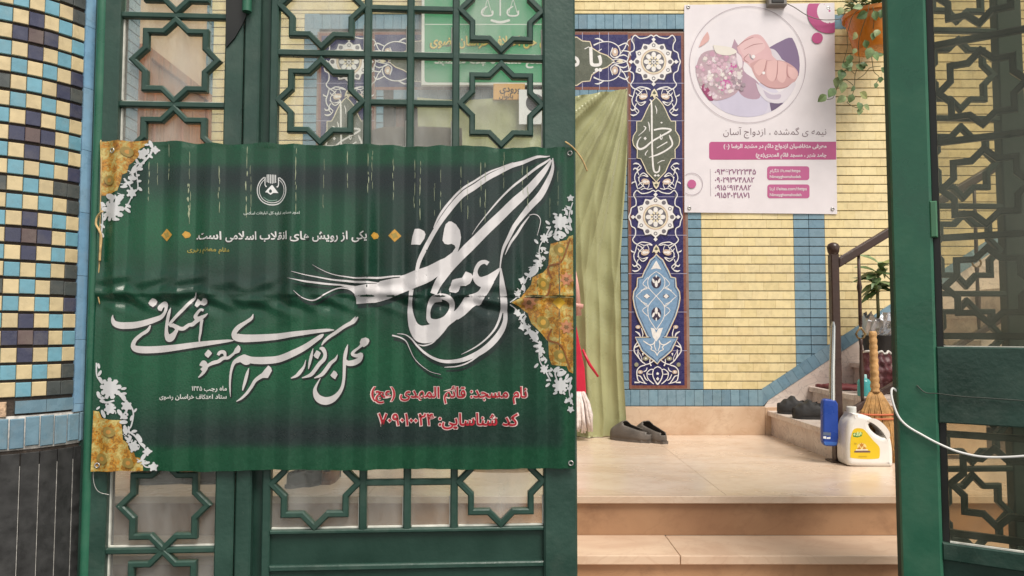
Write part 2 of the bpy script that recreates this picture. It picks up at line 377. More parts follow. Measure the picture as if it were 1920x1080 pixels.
def glyphs(s, bold):
    if (s, bold) in TXT: return TXT[(s, bold)]
    c = bpy.data.curves.new('txt', 'FONT'); c.body = s; c.size = 1; c.resolution_u = 3; c.offset = bold
    o = bpy.data.objects.new('txt', c); COL.objects.link(o); bpy.context.view_layer.update()
    me = bpy.data.meshes.new_from_object(o.evaluated_get(bpy.context.evaluated_depsgraph_get()))
    bm = bmesh.new(); bm.from_mesh(me); bmesh.ops.remove_doubles(bm, verts=bm.verts, dist=1e-6); bmesh.ops.triangulate(bm, faces=bm.faces)
    comp = {}; k = 0
    for v in bm.verts:
        if v in comp: continue
        st = [v]; comp[v] = k
        while st:
            q = st.pop()
            for e in q.link_edges:
                w2 = e.other_vert(q)
                if w2 not in comp: comp[w2] = k; st.append(w2)
        k += 1
    tris = [([tuple(v.co.xy) for v in f.verts], comp[f.verts[0]] % 4) for f in bm.faces]
    bm.free(); bpy.data.objects.remove(o); bpy.data.curves.remove(c); bpy.data.meshes.remove(me)
    TXT[(s, bold)] = tris; return tris

# ---------------------------------------------------------------- flat artwork, measured in photo pixels, printed on a sheet
def smooth_path(pts, k=5):
    pts = [tuple(p) for p in pts]; out = []
    for i in range(len(pts) - 1):
        p0 = pts[max(i - 1, 0)]; p1 = pts[i]; p2 = pts[i + 1]; p3 = pts[min(i + 2, len(pts) - 1)]
        for q in range(k):
            t = q / k
            out.append(tuple(.5 * ((2 * b) + (-a + c) * t + (2 * a - 5 * b + 4 * c - d) * t * t + (-a + 3 * b - 3 * c + d) * t ** 3) for a, b, c, d in zip(p0, p1, p2, p3)))
    out.append(pts[-1]); return out
def stroke_faces(pts, extra=0, k=5):
    p = smooth_path(pts, k); L = []; Rr = []
    for i, q in enumerate(p):
        a = p[max(i - 1, 0)]; b = p[min(i + 1, len(p) - 1)]; dx, dy = b[0] - a[0], b[1] - a[1]; l = math.hypot(dx, dy) or 1
        w2 = max(.15, q[2] / 2 + extra); L.append((q[0] - dy / l * w2, q[1] + dx / l * w2)); Rr.append((q[0] + dy / l * w2, q[1] - dx / l * w2))
    return [[L[i], L[i + 1], Rr[i + 1], Rr[i]] for i in range(len(p) - 1)]
def disc(x, y, r, n=20, ry=None, rot=0):
    ry = ry or r; c, s = math.cos(rot), math.sin(rot); o = []
    for i in range(n):
        a = 2 * math.pi * i / n; u, v = r * math.cos(a), ry * math.sin(a); o.append((x + u * c - v * s, y + u * s + v * c))
    return o
def star(x, y, r1, r2, n, rot=0):
    return [(x + (r1 if i % 2 == 0 else r2) * math.sin(rot + math.pi * i / n), y - (r1 if i % 2 == 0 else r2) * math.cos(rot + math.pi * i / n)) for i in range(2 * n)]
def loop(pts, w_): return [(x, y, w_) for x, y in pts + [pts[0]]]
def ring_faces(x, y, r, w_, n=28): return [[a, b, c, d] for a, b, c, d in zip(disc(x, y, r + w_ / 2, n), disc(x, y, r + w_ / 2, n)[1:] + disc(x, y, r + w_ / 2, n)[:1], disc(x, y, r - w_ / 2, n)[1:] + disc(x, y, r - w_ / 2, n)[:1], disc(x, y, r - w_ / 2, n))]
def grow(poly, e):
    cx = sum(p[0] for p in poly) / len(poly); cy = sum(p[1] for p in poly) / len(poly); o = []
    n = len(poly); area = sum(poly[i][0] * poly[(i + 1) % n][1] - poly[(i + 1) % n][0] * poly[i][1] for i in range(n)); sg = 1 if area > 0 else -1
    for i in range(n):
        a, b, c = poly[i - 1], poly[i], poly[(i + 1) % n]; d1 = Vector((b[0] - a[0], b[1] - a[1])); d2 = Vector((c[0] - b[0], c[1] - b[1]))
        if d1.length < 1e-6 or d2.length < 1e-6: o.append(b); continue
        d1.normalize(); d2.normalize(); m = Vector((d1.y, -d1.x)) + Vector((d2.y, -d2.x)); 
        if m.length < .2: o.append(b); continue
        m.normalize(); o.append((b[0] + m.x * e * sg, b[1] + m.y * e * sg))
    return o
def union(faces):
    """many overlapping outlines -> one flat sheet of triangles that do not overlap"""
    vs = []; fs = []
    ar = lambda f: sum(f[i - 1][0] * f[i][1] - f[i][0] * f[i - 1][1] for i in range(len(f)))
    def put_(f):
        a = ar(f)
        if abs(a) < 1e-5: return
        if a < 0: f = list(reversed(f))
        b = len(vs); vs.extend(Vector((p[0], p[1])) for p in f); fs.append(list(range(b, b + len(f))))
    for f in faces:
        f = [p for i, p in enumerate(f) if abs(p[0] - f[i - 1][0]) + abs(p[1] - f[i - 1][1]) > 1e-4]
        if len(f) < 3: continue
        if len(f) == 4: put_([f[0], f[1], f[2]]); put_([f[0], f[2], f[3]])
        else: put_(f)
    r = geometry.delaunay_2d_cdt(vs, [], fs, 1, 1e-4)
    V = r[0]; tri = [f for f, o in zip(r[2], r[5]) if o]
    return V, tri
def Z(ox, oy, sc_):          # zoom coordinates -> photo pixels
    def f(pts): return [(ox + p[0] / sc_, oy + p[1] / sc_) + ((p[2] / sc_,) if len(p) > 2 else ()) for p in pts]
    return f

class Sheet:
    def __init__(self, pl, t, fold=None, ds=None, zcuts=()):
        self.pl = pl; self.t = t; self.fold = fold or (lambda s, z: 0); self.ds = ds; self.zc = zcuts
    def pos(self, s, z, dt=0): return self.pl.P(s, self.t + self.fold(s, z) + dt, z)
    def px(self, x, y, dt=0): s, z = self.pl.at(x, y, self.t); return self.pos(s, z, dt)
class Art:
    def __init__(self, sheet, dl=.00016, start=.0004): self.sh = sheet; self.items = []; self.dl = dl; self.l = start
    def shape(self, faces, col, step=True):
        V, T = union(faces); self.items.append(([tuple(v) for v in V], [list(t) for t in T], col, [self.l] * len(V)))
        if step: self.l += self.dl
    def poly(self, pts, col): self.shape([pts], col)
    def strokes(self, lst, col, extra=0, k=5): self.shape([q for p in lst for q in stroke_faces(p, extra, k)], col)
    def text(self, s, x0, x1, y, col, bold=0.0, hs=1.0, shape=True, dy=0, latin=False, raw=None):
        tr = glyphs(s if latin else persian(s), bold); xs = [p[0] for t, c in tr for p in t]
        if not xs: return
        ref = glyphs(s if latin else persian(s), 0.0); rx = [p[0] for t, c in ref for p in t]
        a, b = min(rx), max(rx); k = (x1 - x0) / (b - a); V = []; T = []; Ls = []
        for t, c in tr:
            n = len(V); V += [(x0 + (p[0] - a) * k, y - p[1] * k * hs + dy) for p in t]; Ls += [self.l + c * .00006] * 3; T.append([n, n + 1, n + 2])
        self.items.append((V, T, col, Ls)); self.l += self.dl * 2
    def build(self, name, m, parent, smooth=True):
        bm = bmesh.new(); cl = bm.loops.layers.float_color.new('col'); ll = bm.verts.layers.float.new('lay'); sh = self.sh
        for V, T, col, Ls in self.items:
            vs = []
            for (x, y), l in zip(V, Ls):
                s, z = sh.pl.at(x, y, sh.t); v = bm.verts.new((s, 0, z)); v[ll] = l; vs.append(v)
            for t in T:
                try: f = bm.faces.new([vs[i] for i in t])
                except ValueError: continue
                for lp in f.loops: lp[cl] = (*col, 1)
        bmesh.ops.remove_doubles(bm, verts=[v for v in bm.verts], dist=1e-9) if False else None
        if sh.ds:
            ss = [v.co.x for v in bm.verts]; zz = [v.co.z for v in bm.verts]
            s = math.floor(min(ss) / sh.ds) * sh.ds
            while s < max(ss):
                bmesh.ops.bisect_plane(bm, geom=bm.verts[:] + bm.edges[:] + bm.faces[:], dist=1e-6, plane_co=(s, 0, 0), plane_no=(1, 0, 0)); s += sh.ds
            for z in sh.zc:
                if min(zz) < z < max(zz): bmesh.ops.bisect_plane(bm, geom=bm.verts[:] + bm.edges[:] + bm.faces[:], dist=1e-6, plane_co=(0, 0, z), plane_no=(0, 0, 1))
        L = parent_world(parent)
        for v in bm.verts: v.co = sh.pos(v.co.x, v.co.z, v[ll]) - L
        bmesh.ops.recalc_face_normals(bm, faces=bm.faces)
        n3 = Vector((sh.pl.n.x, sh.pl.n.y, 0))
        for f in bm.faces:
            f.normal_update()
            if f.normal.dot(n3) < 0: f.normal_flip()
            f.smooth = smooth
        me = bpy.data.meshes.new(name); bm.to_mesh(me); bm.free(); me.materials.append(m)
        o = bpy.data.objects.new(name, me); COL.objects.link(o); o.parent = parent; return o

# ================================================================ SETTING
W = Plane(0, 5.10, 0)                      # back wall of the entrance
G = Plane(-1.276, 2.32, math.atan2(.09, 1.474))   # gate plane
RL = Plane(1.250, 2.44, -R(34))            # opened right leaf

# street ground
mb = MB(); mb.box(-30, 30, -30, 2.0, -.75, -.51); mb.box(-30, 30, 2.0, 40, -.75, -.514)
structure(mb.build('street_ground', M['asphalt']))

# landing (upper floor) and the steps up to it
yF = depth = floor_at(1380, 930).y
zT1 = -.17; zT2 = -.34
mb = MB()
mb.grid(lambda u, v: (-2.12 + 6.3 * u, yF + .02 + (5.14 - yF - .02) * v, 0.0), 1, 1)
mb.box(-2.12, 4.2, yF, yF + .3, -.032, -.0005)
fl = structure(mb.build('floor', M['floor'], bevel=.003))
mj = MB()
for x0, y0, x1, y1 in ((-2.1, 4.02, 1.72, 4.02), (-.62, yF + .02, -.62, 5.08), (.92, yF + .02, .92, 5.08)):
    mj.box(min(x0, x1) - .0012, max(x0, x1) + .0012, min(y0, y1) - .0012, max(y0, y1) + .0012, 0, .0006)
mj.build('floor_joint', mat('joint', (.46, .35, .26), .8, .2), fl)
st = structure(thing('entrance_steps', 'two brown stone steps rising from the street to the landing', 'steps', (0, 3.0, -.51)))
for k in ('label', 'category'): del st[k]
y1 = yF - .27
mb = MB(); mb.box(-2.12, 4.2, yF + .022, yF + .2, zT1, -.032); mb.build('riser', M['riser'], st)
mb = MB(); mb.box(-2.12, .655, y1, yF + .022, zT1 - .035, zT1); mb.box(.658, 4.2, y1 + .001, yF + .022, zT1 - .035, zT1 - .001); mb.build('tread', M['tread'], st, bevel=.003)
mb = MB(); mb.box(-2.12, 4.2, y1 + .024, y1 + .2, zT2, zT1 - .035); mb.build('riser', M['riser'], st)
mb = MB(); mb.box(-2.12, 4.2, y1 - .29, y1 + .024, zT2 - .035, zT2); mb.build('tread', M['tread'], st, bevel=.003)
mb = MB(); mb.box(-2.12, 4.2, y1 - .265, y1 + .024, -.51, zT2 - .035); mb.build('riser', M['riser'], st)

# ---------------- back wall: glazed bricks, blue borders, painted tile panels
wall = thing('tiled_wall', 'yellow and blue glazed brick wall with painted navy tile panels round the doorway', 'wall', (0, 5.1, 0))
XL, XR, ZTOP = -2.12, 4.2, 3.45
dx0, dx1 = W.s(735, 500), W.s(1164, 500); dzt = W.z(950, 172)
mb = MB()
mb.box(XL, dx0, 5.1, 5.35, -.2, ZTOP); mb.box(dx1, XR, 5.1, 5.35, -.2, ZTOP); mb.box(dx0, dx1, 5.1, 5.35, dzt, ZTOP)
mb.build('wall_core', M['mortar'], wall)
YB = [(.785, .66, .365), (.77, .64, .34), (.80, .675, .385), (.755, .62, .335), (.785, .655, .37)]
BB = [(.185, .31, .39), (.17, .29, .37), (.20, .33, .41), (.16, .275, .36), (.19, .30, .375)]
zl0 = W.z(1400, 412.3); pitch = (W.z(1400, 212.3) - zl0) / 12.15
zb0 = W.z(1400, 729.5)
def courses(z0, z1):
    k = math.floor((z0 - zl0) / pitch); out = []
    while zl0 + k * pitch < z1:
        a, b = zl0 + k * pitch + .0029, zl0 + (k + 1) * pitch - .0029
        a2, b2 = max(a, z0), min(b, z1)
        if b2 - a2 > .012: out.append((k, a2, b2))
        k += 1
    return out
def brick_field(mb, s0, s1, z0, z1, ln, cols, t=.010, gap=.0003, stag=True):
    for k, a, b in courses(z0, z1):
        off = (ln * .5 if (k % 2 and stag) else 0) + (ln * .25 if (k % 4 > 1 and stag) else 0); s = s0 - off
        while s < s1 - .002:
            p, q = max(s, s0), min(s + ln, s1)
            if q - p > .01:
                c = random.choice(cols); v = random.uniform(.94, 1.04)
                mb.pbox(W, p + gap * .5, q - gap * .5, a, b, -.002, t + random.uniform(-.0003, .0003), .0016, [x * v for x in c], .3)
            s += ln
sB0, sB1 = W.s(1287, 550), W.s(1316, 550); sY1 = W.s(1489, 550); sD = W.s(1518, 550); sD1 = W.s(1548, 550)
cxs = W.s(940, 400)                         # axis of the doorway
mir = lambda s: 2 * cxs - s
ztopb = W.z(1400, 27)                       # underside of the yellow field above the panels
# diagonal border over the stairs (upper edge), photo points
d0 = W.at(1427, 729.5); d1 = W.at(1668, 570.5); dsl = (d1[1] - d0[1]) / (d1[0] - d0[0])
mb = MB()
brick_field(mb, sB1, sY1, zb0, ztopb, .105, YB)
brick_field(mb, sD1, XR, zb0, ZTOP, .105, YB)
brick_field(mb, mir(sY1), mir(sB1), zb0, ztopb, .105, YB)
brick_field(mb, XL, sD1, ztopb + .002, ZTOP, .105, YB)
def clip_diag(o):
    bm = bmesh.new(); bm.from_mesh(o.data)
    bmesh.ops.bisect_plane(bm, geom=bm.verts[:] + bm.edges[:] + bm.faces[:], dist=1e-6, plane_co=(d0[0] + .002, 0, d0[1] + .002), plane_no=(dsl, 0, -1), clear_outer=True)
    bm.to_mesh(o.data); bm.free()
yb = mb.build('yellow_brickwork', M['brick'], wall); clip_diag(yb)
mc = mb = MB()
for a, b in ((sB0, sB1), (sY1, sD), (sD, sD1), (mir(sB1), mir(sB0)), (mir(sD1), mir(sD)), (mir(sD), mir(sY1))):
    brick_field(mb, a + .0006, b - .0006, zb0, ztopb, 9, BB, .0105, .0018, False)
brick_field(mb, W.s(1163.5, 500), W.s(1177, 500), zb0, W.z(1170, 168), 9, BB, .0105, .001, False)
brick_field(mb, mir(W.s(1177, 500)), mir(W.s(1163.5, 500)), zb0, W.z(1170, 168), 9, BB, .0105, .001, False)
clip_diag(mb.build('blue_column', M['brick'], wall)); mb = MB()
# soldier courses: above the panels, along the foot, and under the lintel panel
def soldiers(s0, s1, z0, z1, wd, t=.012):
    s = s0
    while s < s1 - .004:
        v = random.uniform(.93, 1.05); mb.pbox(W, s + .0008, min(s + wd, s1) - .0008, z0, z1, -.002, t, .0016, [x * v for x in random.choice(BB)]); s += wd
soldiers(mir(sB1), W.s(1700, 40), W.z(1400, 55.5), W.z(1400, 28.5), .0615)
soldiers(W.s(1165, 745), W.s(1430, 745), W.z(1300, 760.5), W.z(1300, 731), .0615)
soldiers(mir(W.s(1430, 745)), mir(W.s(1165, 745)), W.z(1300, 760.5), W.z(1300, 731), .0615)
soldiers(dx0, dx1, W.z(1100, 187), W.z(1100, 169), .0615)
# sloping border over the stairs
L = math.hypot(1, dsl); ux, uz = 1 / L, dsl / L; nx_, nz_ = uz, -ux; bh = .085
k = 0
p0 = (W.s(1430, 745), d0[1])
while k < 34:
    a = k * .0615; b = a + .060; v = random.uniform(.93, 1.05); c = [x * v for x in random.choice(BB)]
    q = [(d0[0] + ux * e + nx_ * h, d0[1] + uz * e + nz_ * h) for e, h in ((a, 0), (b, 0), (b, bh), (a, bh))]
    mb.prism(W, q, -.002, .0125, c); k += 1
mb.prism(W, [(p0[0] + .0008, W.z(1300, 760.5)), (d0[0] + nx_ * bh - .0008, max(W.z(1300, 762), d0[1] + nz_ * bh)), (d0[0] - .0006, d0[1]), (p0[0] - .004, d0[1] - .0005)], -.002, .0118, BB[3])
bb = mb.build('blue_border', M['brick'], wall)
# marble skirting at the foot and the marble panel behind the stairs
zs = W.z(1300, 762)
mb = MB()
mb.pbox(W, dx1, W.s(1433, 790), 0, zs, -.002, .018, .002); mb.pbox(W, W.s(1433.6, 790), W.s(1470, 790), 0, zs - .004, -.002, .017, .002)
mb.pbox(W, XL, dx0, 0, zs, -.002, .018, .002)
mb.build('marble_skirting', M['skirt'], wall)
mb = MB()
mb.prism(W, [(W.s(1433, 760), zs - .1), (W.s(1433, 760), zs + .002), (d0[0] + nx_ * bh, d0[1] + nz_ * bh - .002), (d0[0] + nx_ * bh + 2.4 * ux, d0[1] + nz_ * bh + 2.4 * uz), (d0[0] + nx_ * bh + 2.4 * ux, .05), (W.s(1471, 800), .05)], .0, .009)
mb.build('stair_skirting', M['whitemarble'], wall)

# painted panels
NAVY = lin(50, 47, 96); BROWN = (.22, .085, .06); CREAM = (.76, .68, .50); WHITE = (.80, .78, .76); OLIVE = (.115, .125, .090); LBLUE = (.20, .33, .50); LB2 = (.27, .38, .50); PINKISH = (.60, .46, .36); DARK = (.05, .04, .07); GREY = (.16, .15, .17)
def mirror_x(pts, c): return [(2 * c - p[0], *p[1:]) for p in pts]
def medallion(A, x, y, k=1.0):
    # lobed outer frame
    fr = [(0, -47), (5, -50), (12, -46), (26, -44), (35, -50), (41, -41), (37, -33), (37, -22), (45, -17), (47, -8), (50, 0), (47, 8), (45, 17), (38, 22), (38, 34), (43, 43), (35, 51), (26, 47), (12, 49), (6, 53)]
    fr2 = [(x + a * k, y + b * k, 2.0) for a, b in fr]
    A.strokes([fr2, mirror_x(fr2, x)], WHITE, k=3)
    A.shape([[(x + 36 * k, y - 44 * k), (x + 40 * k, y - 41 * k), (x + 36 * k, y - 35 * k)], [(x - 36 * k, y - 44 * k), (x - 40 * k, y - 41 * k), (x - 36 * k, y - 35 * k)]], GREY)
    A.poly(star(x + 1, y + 1, 41 * k, 34 * k, 12), DARK)
    A.poly(star(x, y, 39 * k, 33 * k, 12), WHITE)
    A.shape([disc(x + 31 * k * math.sin(i * math.pi / 6), y - 31 * k * math.cos(i * math.pi / 6), (3.6 if i % 2 == 0 else 4.2) * k, 8) for i in range(12)], GREY)
    A.shape([disc(x + 31 * k * math.sin(i * math.pi / 6), y - 31 * k * math.cos(i * math.pi / 6), 2.0 * k, 8) for i in range(0, 12, 2)], WHITE)
    A.shape([[(x + q * (42 * k), y - 4 * k), (x + q * 47 * k, y), (x + q * 42 * k, y + 4 * k), (x + q * 38 * k, y)] for q in (1, -1)] + [[(x - 4, y + q * 42 * k), (x, y + q * 46 * k), (x + 4, y + q * 42 * k), (x, y + q * 37 * k)] for q in (1, -1)], WHITE)
    A.poly(disc(x, y, 24 * k, 32), PINKISH); A.poly(disc(x, y, 22 * k, 32), CREAM); A.poly(disc(x, y, 20 * k, 32), GREY)
    A.shape([disc(x + 13.5 * k * math.cos(i * math.pi / 4), y + 13.5 * k * math.sin(i * math.pi / 4), 5.2 * k, 12, 4.2 * k, i * math.pi / 4) for i in range(8)], WHITE)
    A.shape([disc(x + 8 * k * math.cos((i + .5) * math.pi / 4), y + 8 * k * math.sin((i + .5) * math.pi / 4), 3.4 * k, 10, 1.9 * k, (i + .5) * math.pi / 4) for i in range(8)], CREAM)
    A.poly(disc(x, y, 4 * k, 12), WHITE); A.poly(disc(x, y, 1.8 * k, 10), GREY)
def vines(A, cx, y, up=1, k=1.0):
    """pair of scrolls with half leaves and rosebuds between a medallion and a cartouche; up=1: cartouche below"""
    f = lambda pts: [(cx + p[0] * k, y + p[1] * up * k) + tuple(p[2:]) for p in pts]
    half = [[(38, -8, 1.6), (40, -2, 1.8), (42, 6, 1.8), (45, 14, 1.8), (43, 24, 1.8), (36, 32, 1.8), (31, 38, 1.6), (38, 46, 1.4)],
            [(37, -7, 1.6), (30, -3, 1.8), (26, 3, 1.6), (32, 6, 1.6), (37, 0, 1.4)],
            [(24, -4, 1.6), (30, 2, 1.6), (36, 10, 1.6), (34, 20, 1.8), (26, 26, 1.8), (17, 18, 2.2), (28, 21, 1.6), (38, 16, 1.6)],
            [(36, 22, 1.6), (40, 34, 1.6), (34, 42, 1.4), (42, 46, 3), (48, 44, 1)], [(36, 32, 1.6), (44, 36, 2.6), (48, 32, .8)],
            [(8, -6, 1.6), (16, -8, 1.6), (24, -6, 1.6), (32, -9, 1.4)], [(18, -7, 1.2), (15, 0, 1.2), (15, 6, 1.2)], [(43, 8, 1.2), (49, 6, 2.4), (51, 3, .6)]]
    ls = [f(q) for q in half]; ls += [mirror_x(q, cx) for q in ls]
    A.strokes(ls, WHITE, k=3)
    A.shape([disc(cx + q * 22 * k, y + 8 * up * k, 9 * k, 12, 6 * k, q * .3 * up) for q in (1, -1)], PINKISH)
    A.shape([disc(cx + q * 24 * k, y + 8 * up * k, 4.2 * k, 10, 3 * k) for q in (1, -1)] + [disc(cx + q * 18 * k, y + 8 * up * k, 3 * k, 8, 2.2 * k) for q in (1, -1)], WHITE)
    A.shape([[(cx + q * 36 * k, y + 18 * up * k), (cx + q * 30 * k, y + 23 * up * k), (cx + q * 25 * k, y + 22 * up * k)] for q in (1, -1)], GREY)
    A.shape([f([(-8, 9), (-5, -2), (0, -8), (5, -2), (8, 9), (4, 6), (0, 12), (-4, 6)])], CREAM); A.shape([f([(-4, 2), (0, -4), (4, 2), (0, 4)])], OLIVE)
def column(A, mirror=False):
    mx_ = (lambda pts: [(1880 - p[0], *p[1:]) for p in pts]) if mirror else (lambda pts: pts)
    cx = lambda x: 1880 - x if mirror else x
    base = [(1178, 62), (1281.5, 62), (1288.5, 728), (1180, 728)]
    A.poly(mx_(base), BROWN); A.poly(mx_([(1182.5, 67), (1277, 67), (1283.5, 722.5), (1184.5, 722.5)]), NAVY)
    for y in (156, 226.5, 297.5, 369, 441, 513, 585, 657.5): A.shape([mx_([(1178, y - .5), (1288, y - .5), (1288, y + .5), (1178, y + .5)])], (.42, .40, .52), step=False)
    A.l += A.dl
    medallion(A, cx(1225.5), 116); medallion(A, cx(1229), 407)
    vines(A, cx(1226.5), 174, 1, .93); vines(A, cx(1230), 348, -1, .90); vines(A, cx(1230), 466, 1, .93)
    # olive cartouche with the name, in white letters
    z4 = Z(1170, 200, 6.75)
    hr = [(405, -115), (445, -75), (490, -20), (530, 60), (560, 130), (592, 187), (650, 190), (650, 310), (692, 375), (702, 430), (690, 490), (642, 545), (645, 655), (598, 662), (550, 760), (522, 830), (450, 905), (405, 955)]
    full = hr + [(808 - a, b) for a, b in reversed(hr[1:-1])]
    A.poly(mx_(z4([(a + (4 if a > 405 else -4 if a < 405 else 0), b) for a, b in full])), BROWN)
    A.poly(mx_(z4(full)), OLIVE)
    A.strokes([mx_(z4(loop(full, 11)))], CREAM, k=1)
    tr = lambda L: z4(L) if not mirror else [(p[0] - 582, *p[1:]) for p in z4(L)]
    LET = [[(318, -80, 8), (345, -40, 20), (350, 300, 20), (356, 600, 20), (370, 790, 22), (400, 835, 20), (440, 815, 20), (448, 750, 10)],
           [(375, 300, 20), (480, 280, 22), (590, 292, 20), (560, 325, 22), (470, 375, 20), (350, 445, 20), (260, 520, 24), (195, 540, 26), (163, 500, 20), (178, 430, 14), (215, 385, 8)],
           [(568, 362, 6), (585, 400, 22), (606, 450, 20), (600, 500, 20), (520, 562, 20), (420, 612, 20), (312, 645, 6)],
           [(545, 450, 14), (412, 528, 10)], [(462, 350, 10), (452, 390, 14), (470, 418, 12), (484, 385, 8)], [(302, 195, 6), (316, 240, 14), (322, 318, 5)],
           [(245, 250, 10), (272, 270, 14), (250, 310, 10), (178, 372, 5)], [(390, -10, 6), (410, 40, 12), (408, 95, 5)], [(300, 555, 6), (268, 600, 12), (275, 620, 8)], [(420, 720, 6), (470, 690, 10), (512, 685, 8)]]
    A.strokes([tr(q) for q in LET] + [], WHITE, k=4)
    A.shape([tr([(245, 405), (266, 385), (285, 408), (264, 428)]), tr([(372, 875), (392, 858), (412, 875), (392, 890)]), tr([(412, 875), (432, 858), (452, 875), (432, 890)]), tr([(455, 205), (472, 195), (488, 207), (470, 218)])], WHITE)
    # blue cartouche
    z6 = Z(1170, 470, 6.75)
    hb = [(405, 45), (440, 80), (490, 120), (528, 200), (560, 255), (592, 335), (650, 347), (657, 455), (698, 520), (706, 600), (690, 700), (650, 830), (590, 960), (531, 1085)]
    z7 = lambda p: (1170 + p[0] / 8.3, 610 + p[1] / 8.3)
    low = [(620, 185), (835, 185), (785, 290), (735, 395), (640, 480), (560, 540), (515, 600)]
    R1 = z6(hb) + [z7(p) for p in low]; ax = 1230.6
    fullb = R1 + [(2 * ax - a, b) for a, b in reversed(R1[1:-1])]
    A.poly(mx_(grow(fullb, 1.6)), BROWN); A.poly(mx_(fullb), LBLUE)
    A.strokes([mx_([(a, b, 1.5) for a, b in fullb + [fullb[0]]])], CREAM, k=1)
    A.strokes([mx_([(a, b, 1.1) for a, b in grow(fullb, -3.2)])], DARK, k=1)
    inn = [(405, 120), (440, 180), (400, 260), (370, 250), (430, 270), (500, 330), (530, 400), (500, 470), (405, 570), (310, 470), (290, 400), (310, 330), (380, 270)]
    A.shape([mx_(z6([(405, 125), (470, 240), (405, 225), (335, 240)])), mx_(z6([(335, 975), (380, 985), (405, 1040), (430, 985), (490, 975), (450, 1090), (405, 1150), (360, 1090)]))], WHITE)
    dm = [[(405, 265, 8), (470, 310, 9), (510, 370, 9), (500, 470, 9), (405, 575, 9), (310, 690, 9), (300, 780, 9), (320, 870, 9), (405, 1000, 9)], [(660, 578, 6), (600, 520, 9), (540, 470, 9), (500, 480, 9)], [(660, 578, 6), (600, 630, 9), (540, 690, 9), (500, 690, 9)], [(510, 340, 8), (575, 420, 9), (520, 465, 8)], [(510, 830, 8), (580, 755, 9), (510, 700, 8)], [(520, 480, 10), (600, 505, 10)], [(520, 680, 10), (600, 640, 10)]]
    dm = dm + [[(810 - p[0], *p[1:]) for p in q] for q in dm]
    A.strokes([mx_(z6(q)) for q in dm], WHITE, k=3)
    A.shape([mx_(z6(disc(530, 578, 42, 10, 26))), mx_(z6(disc(285, 578, 42, 10, 26))), mx_(z6(disc(405, 400, 64, 12, 80))), mx_(z6(disc(405, 800, 64, 12, 84)))], DARK)
    A.shape([mx_(z6([(495, 578), (530, 545), (565, 578), (530, 608)])), mx_(z6([(245, 578), (285, 545), (325, 578), (285, 608)]))] + [mx_(z6(disc(405 + a, 420 + b, rr, 8, r2, rt))) for a, b, rr, r2, rt in ((0, 0, 20, 44, 0), (-36, -38, 14, 34, -.4), (36, -38, 14, 34, .4), (0, -95, 9, 18, 0), (0, 340, 20, 44, 0), (-36, 392, 14, 36, .4), (36, 392, 14, 36, -.4), (0, 450, 9, 24, 0))], WHITE)
    # lower pale petals and the scrolls round the foot
    pb = [[(295, 240, 10), (340, 270, 16), (390, 300, 14), (450, 290, 14), (480, 230, 8)], [(390, 300, 10), (430, 340, 14), (415, 375, 12), (480, 410, 12), (512, 470, 14)], [(480, 240, 8), (470, 320, 12), (500, 400, 8)]]
    pb += [[(1022 - p[0], *p[1:]) for p in q] for q in pb]
    ft = [[(215, 250, 8), (165, 320, 16), (155, 400, 14), (200, 470, 14), (270, 560, 14), (330, 610, 14), (250, 640, 14), (200, 700, 14), (200, 790, 14), (230, 870, 14), (350, 905, 10)], [(160, 885, 22), (240, 890, 10)],
          [(245, 310, 6), (190, 330, 20), (165, 350, 6)], [(215, 370, 8), (215, 470, 14), (265, 560, 10), (270, 500, 8), (215, 400, 6)], [(330, 610, 12), (400, 590, 14), (470, 540, 10)], [(400, 520, 10), (400, 590, 14), (420, 630, 18)],
          [(520, 920, 20), (470, 850, 14), (440, 760, 14), (450, 690, 14), (400, 690, 12), (350, 750, 16), (430, 760, 8)], [(350, 760, 10), (370, 830, 12), (420, 880, 16), (460, 910, 10)], [(520, 640, 14), (480, 660, 12), (450, 690, 8)], [(205, 780, 8), (250, 790, 14), (290, 850, 14), (330, 900, 8)], [(300, 760, 10), (330, 830, 14), (370, 860, 8)], [(175, 95, 10), (230, 130, 22), (250, 180, 8)], [(265, 40, 8), (290, 130, 14), (280, 180, 6)], [(290, 430, 24), (290, 470, 8)], [(300, 720, 10), (340, 700, 14), (355, 655, 8)]]
    ft += [[(1038 - p[0], *p[1:]) for p in q] for q in ft]
    z7l = lambda q: [(1170 + p[0] / 8.3, 610 + p[1] / 8.3) + ((p[2] / 8.3 * 1.15,) if len(p) > 2 else ()) for p in q]
    A.strokes([mx_(z7l(q)) for q in pb + ft], WHITE, k=3)
    A.shape([mx_(z7l(disc(a, b, 46, 10, 34))) for a, b in ((335, 515), (700, 515))] + [mx_(z7l(disc(a, b, 34, 8))) for a, b in ((190, 610), (845, 610))], (.30, .29, .20))
    A.shape([mx_(z7l(disc(a, b, 40, 10, 30))) for a, b in ((250, 725), (785, 725), (215, 25), (800, 25))], PINKISH)
    A.shape([mx_(z7l(disc(a, b, 15, 8))) for a, b in ((335, 515), (700, 515), (250, 725), (785, 725), (215, 25), (800, 25))] + [mx_(z7l(star(518, 750, 26, 16, 5))), mx_(z7l([(495, 830), (520, 800), (545, 830), (520, 860)]))], WHITE)
def board(name, x0, x1, y0, y1, xm=None):
    m_ = MB(); s0, s1 = W.s(x0, 400), W.s(x1, 400)
    m_.pbox(W, min(s0, s1), max(s0, s1), W.z(1230, y1), W.z(1230, y0), 0, .0115, .001); return m_.build(name, mat('tile_edge_' + name, (.25, .17, .14), .6, .2), wall)
for nm, mi in (('tile_panel', False), ('tile_panel', True)):
    xs = (1177, 1289) if not mi else (1880 - 1289, 1880 - 1177)
    o = board(nm, xs[0], xs[1], 60.5, 729.5)
    A = Art(Sheet(W, .0122)); column(A, mi); a = A.build('arabesque', M['art'], o)
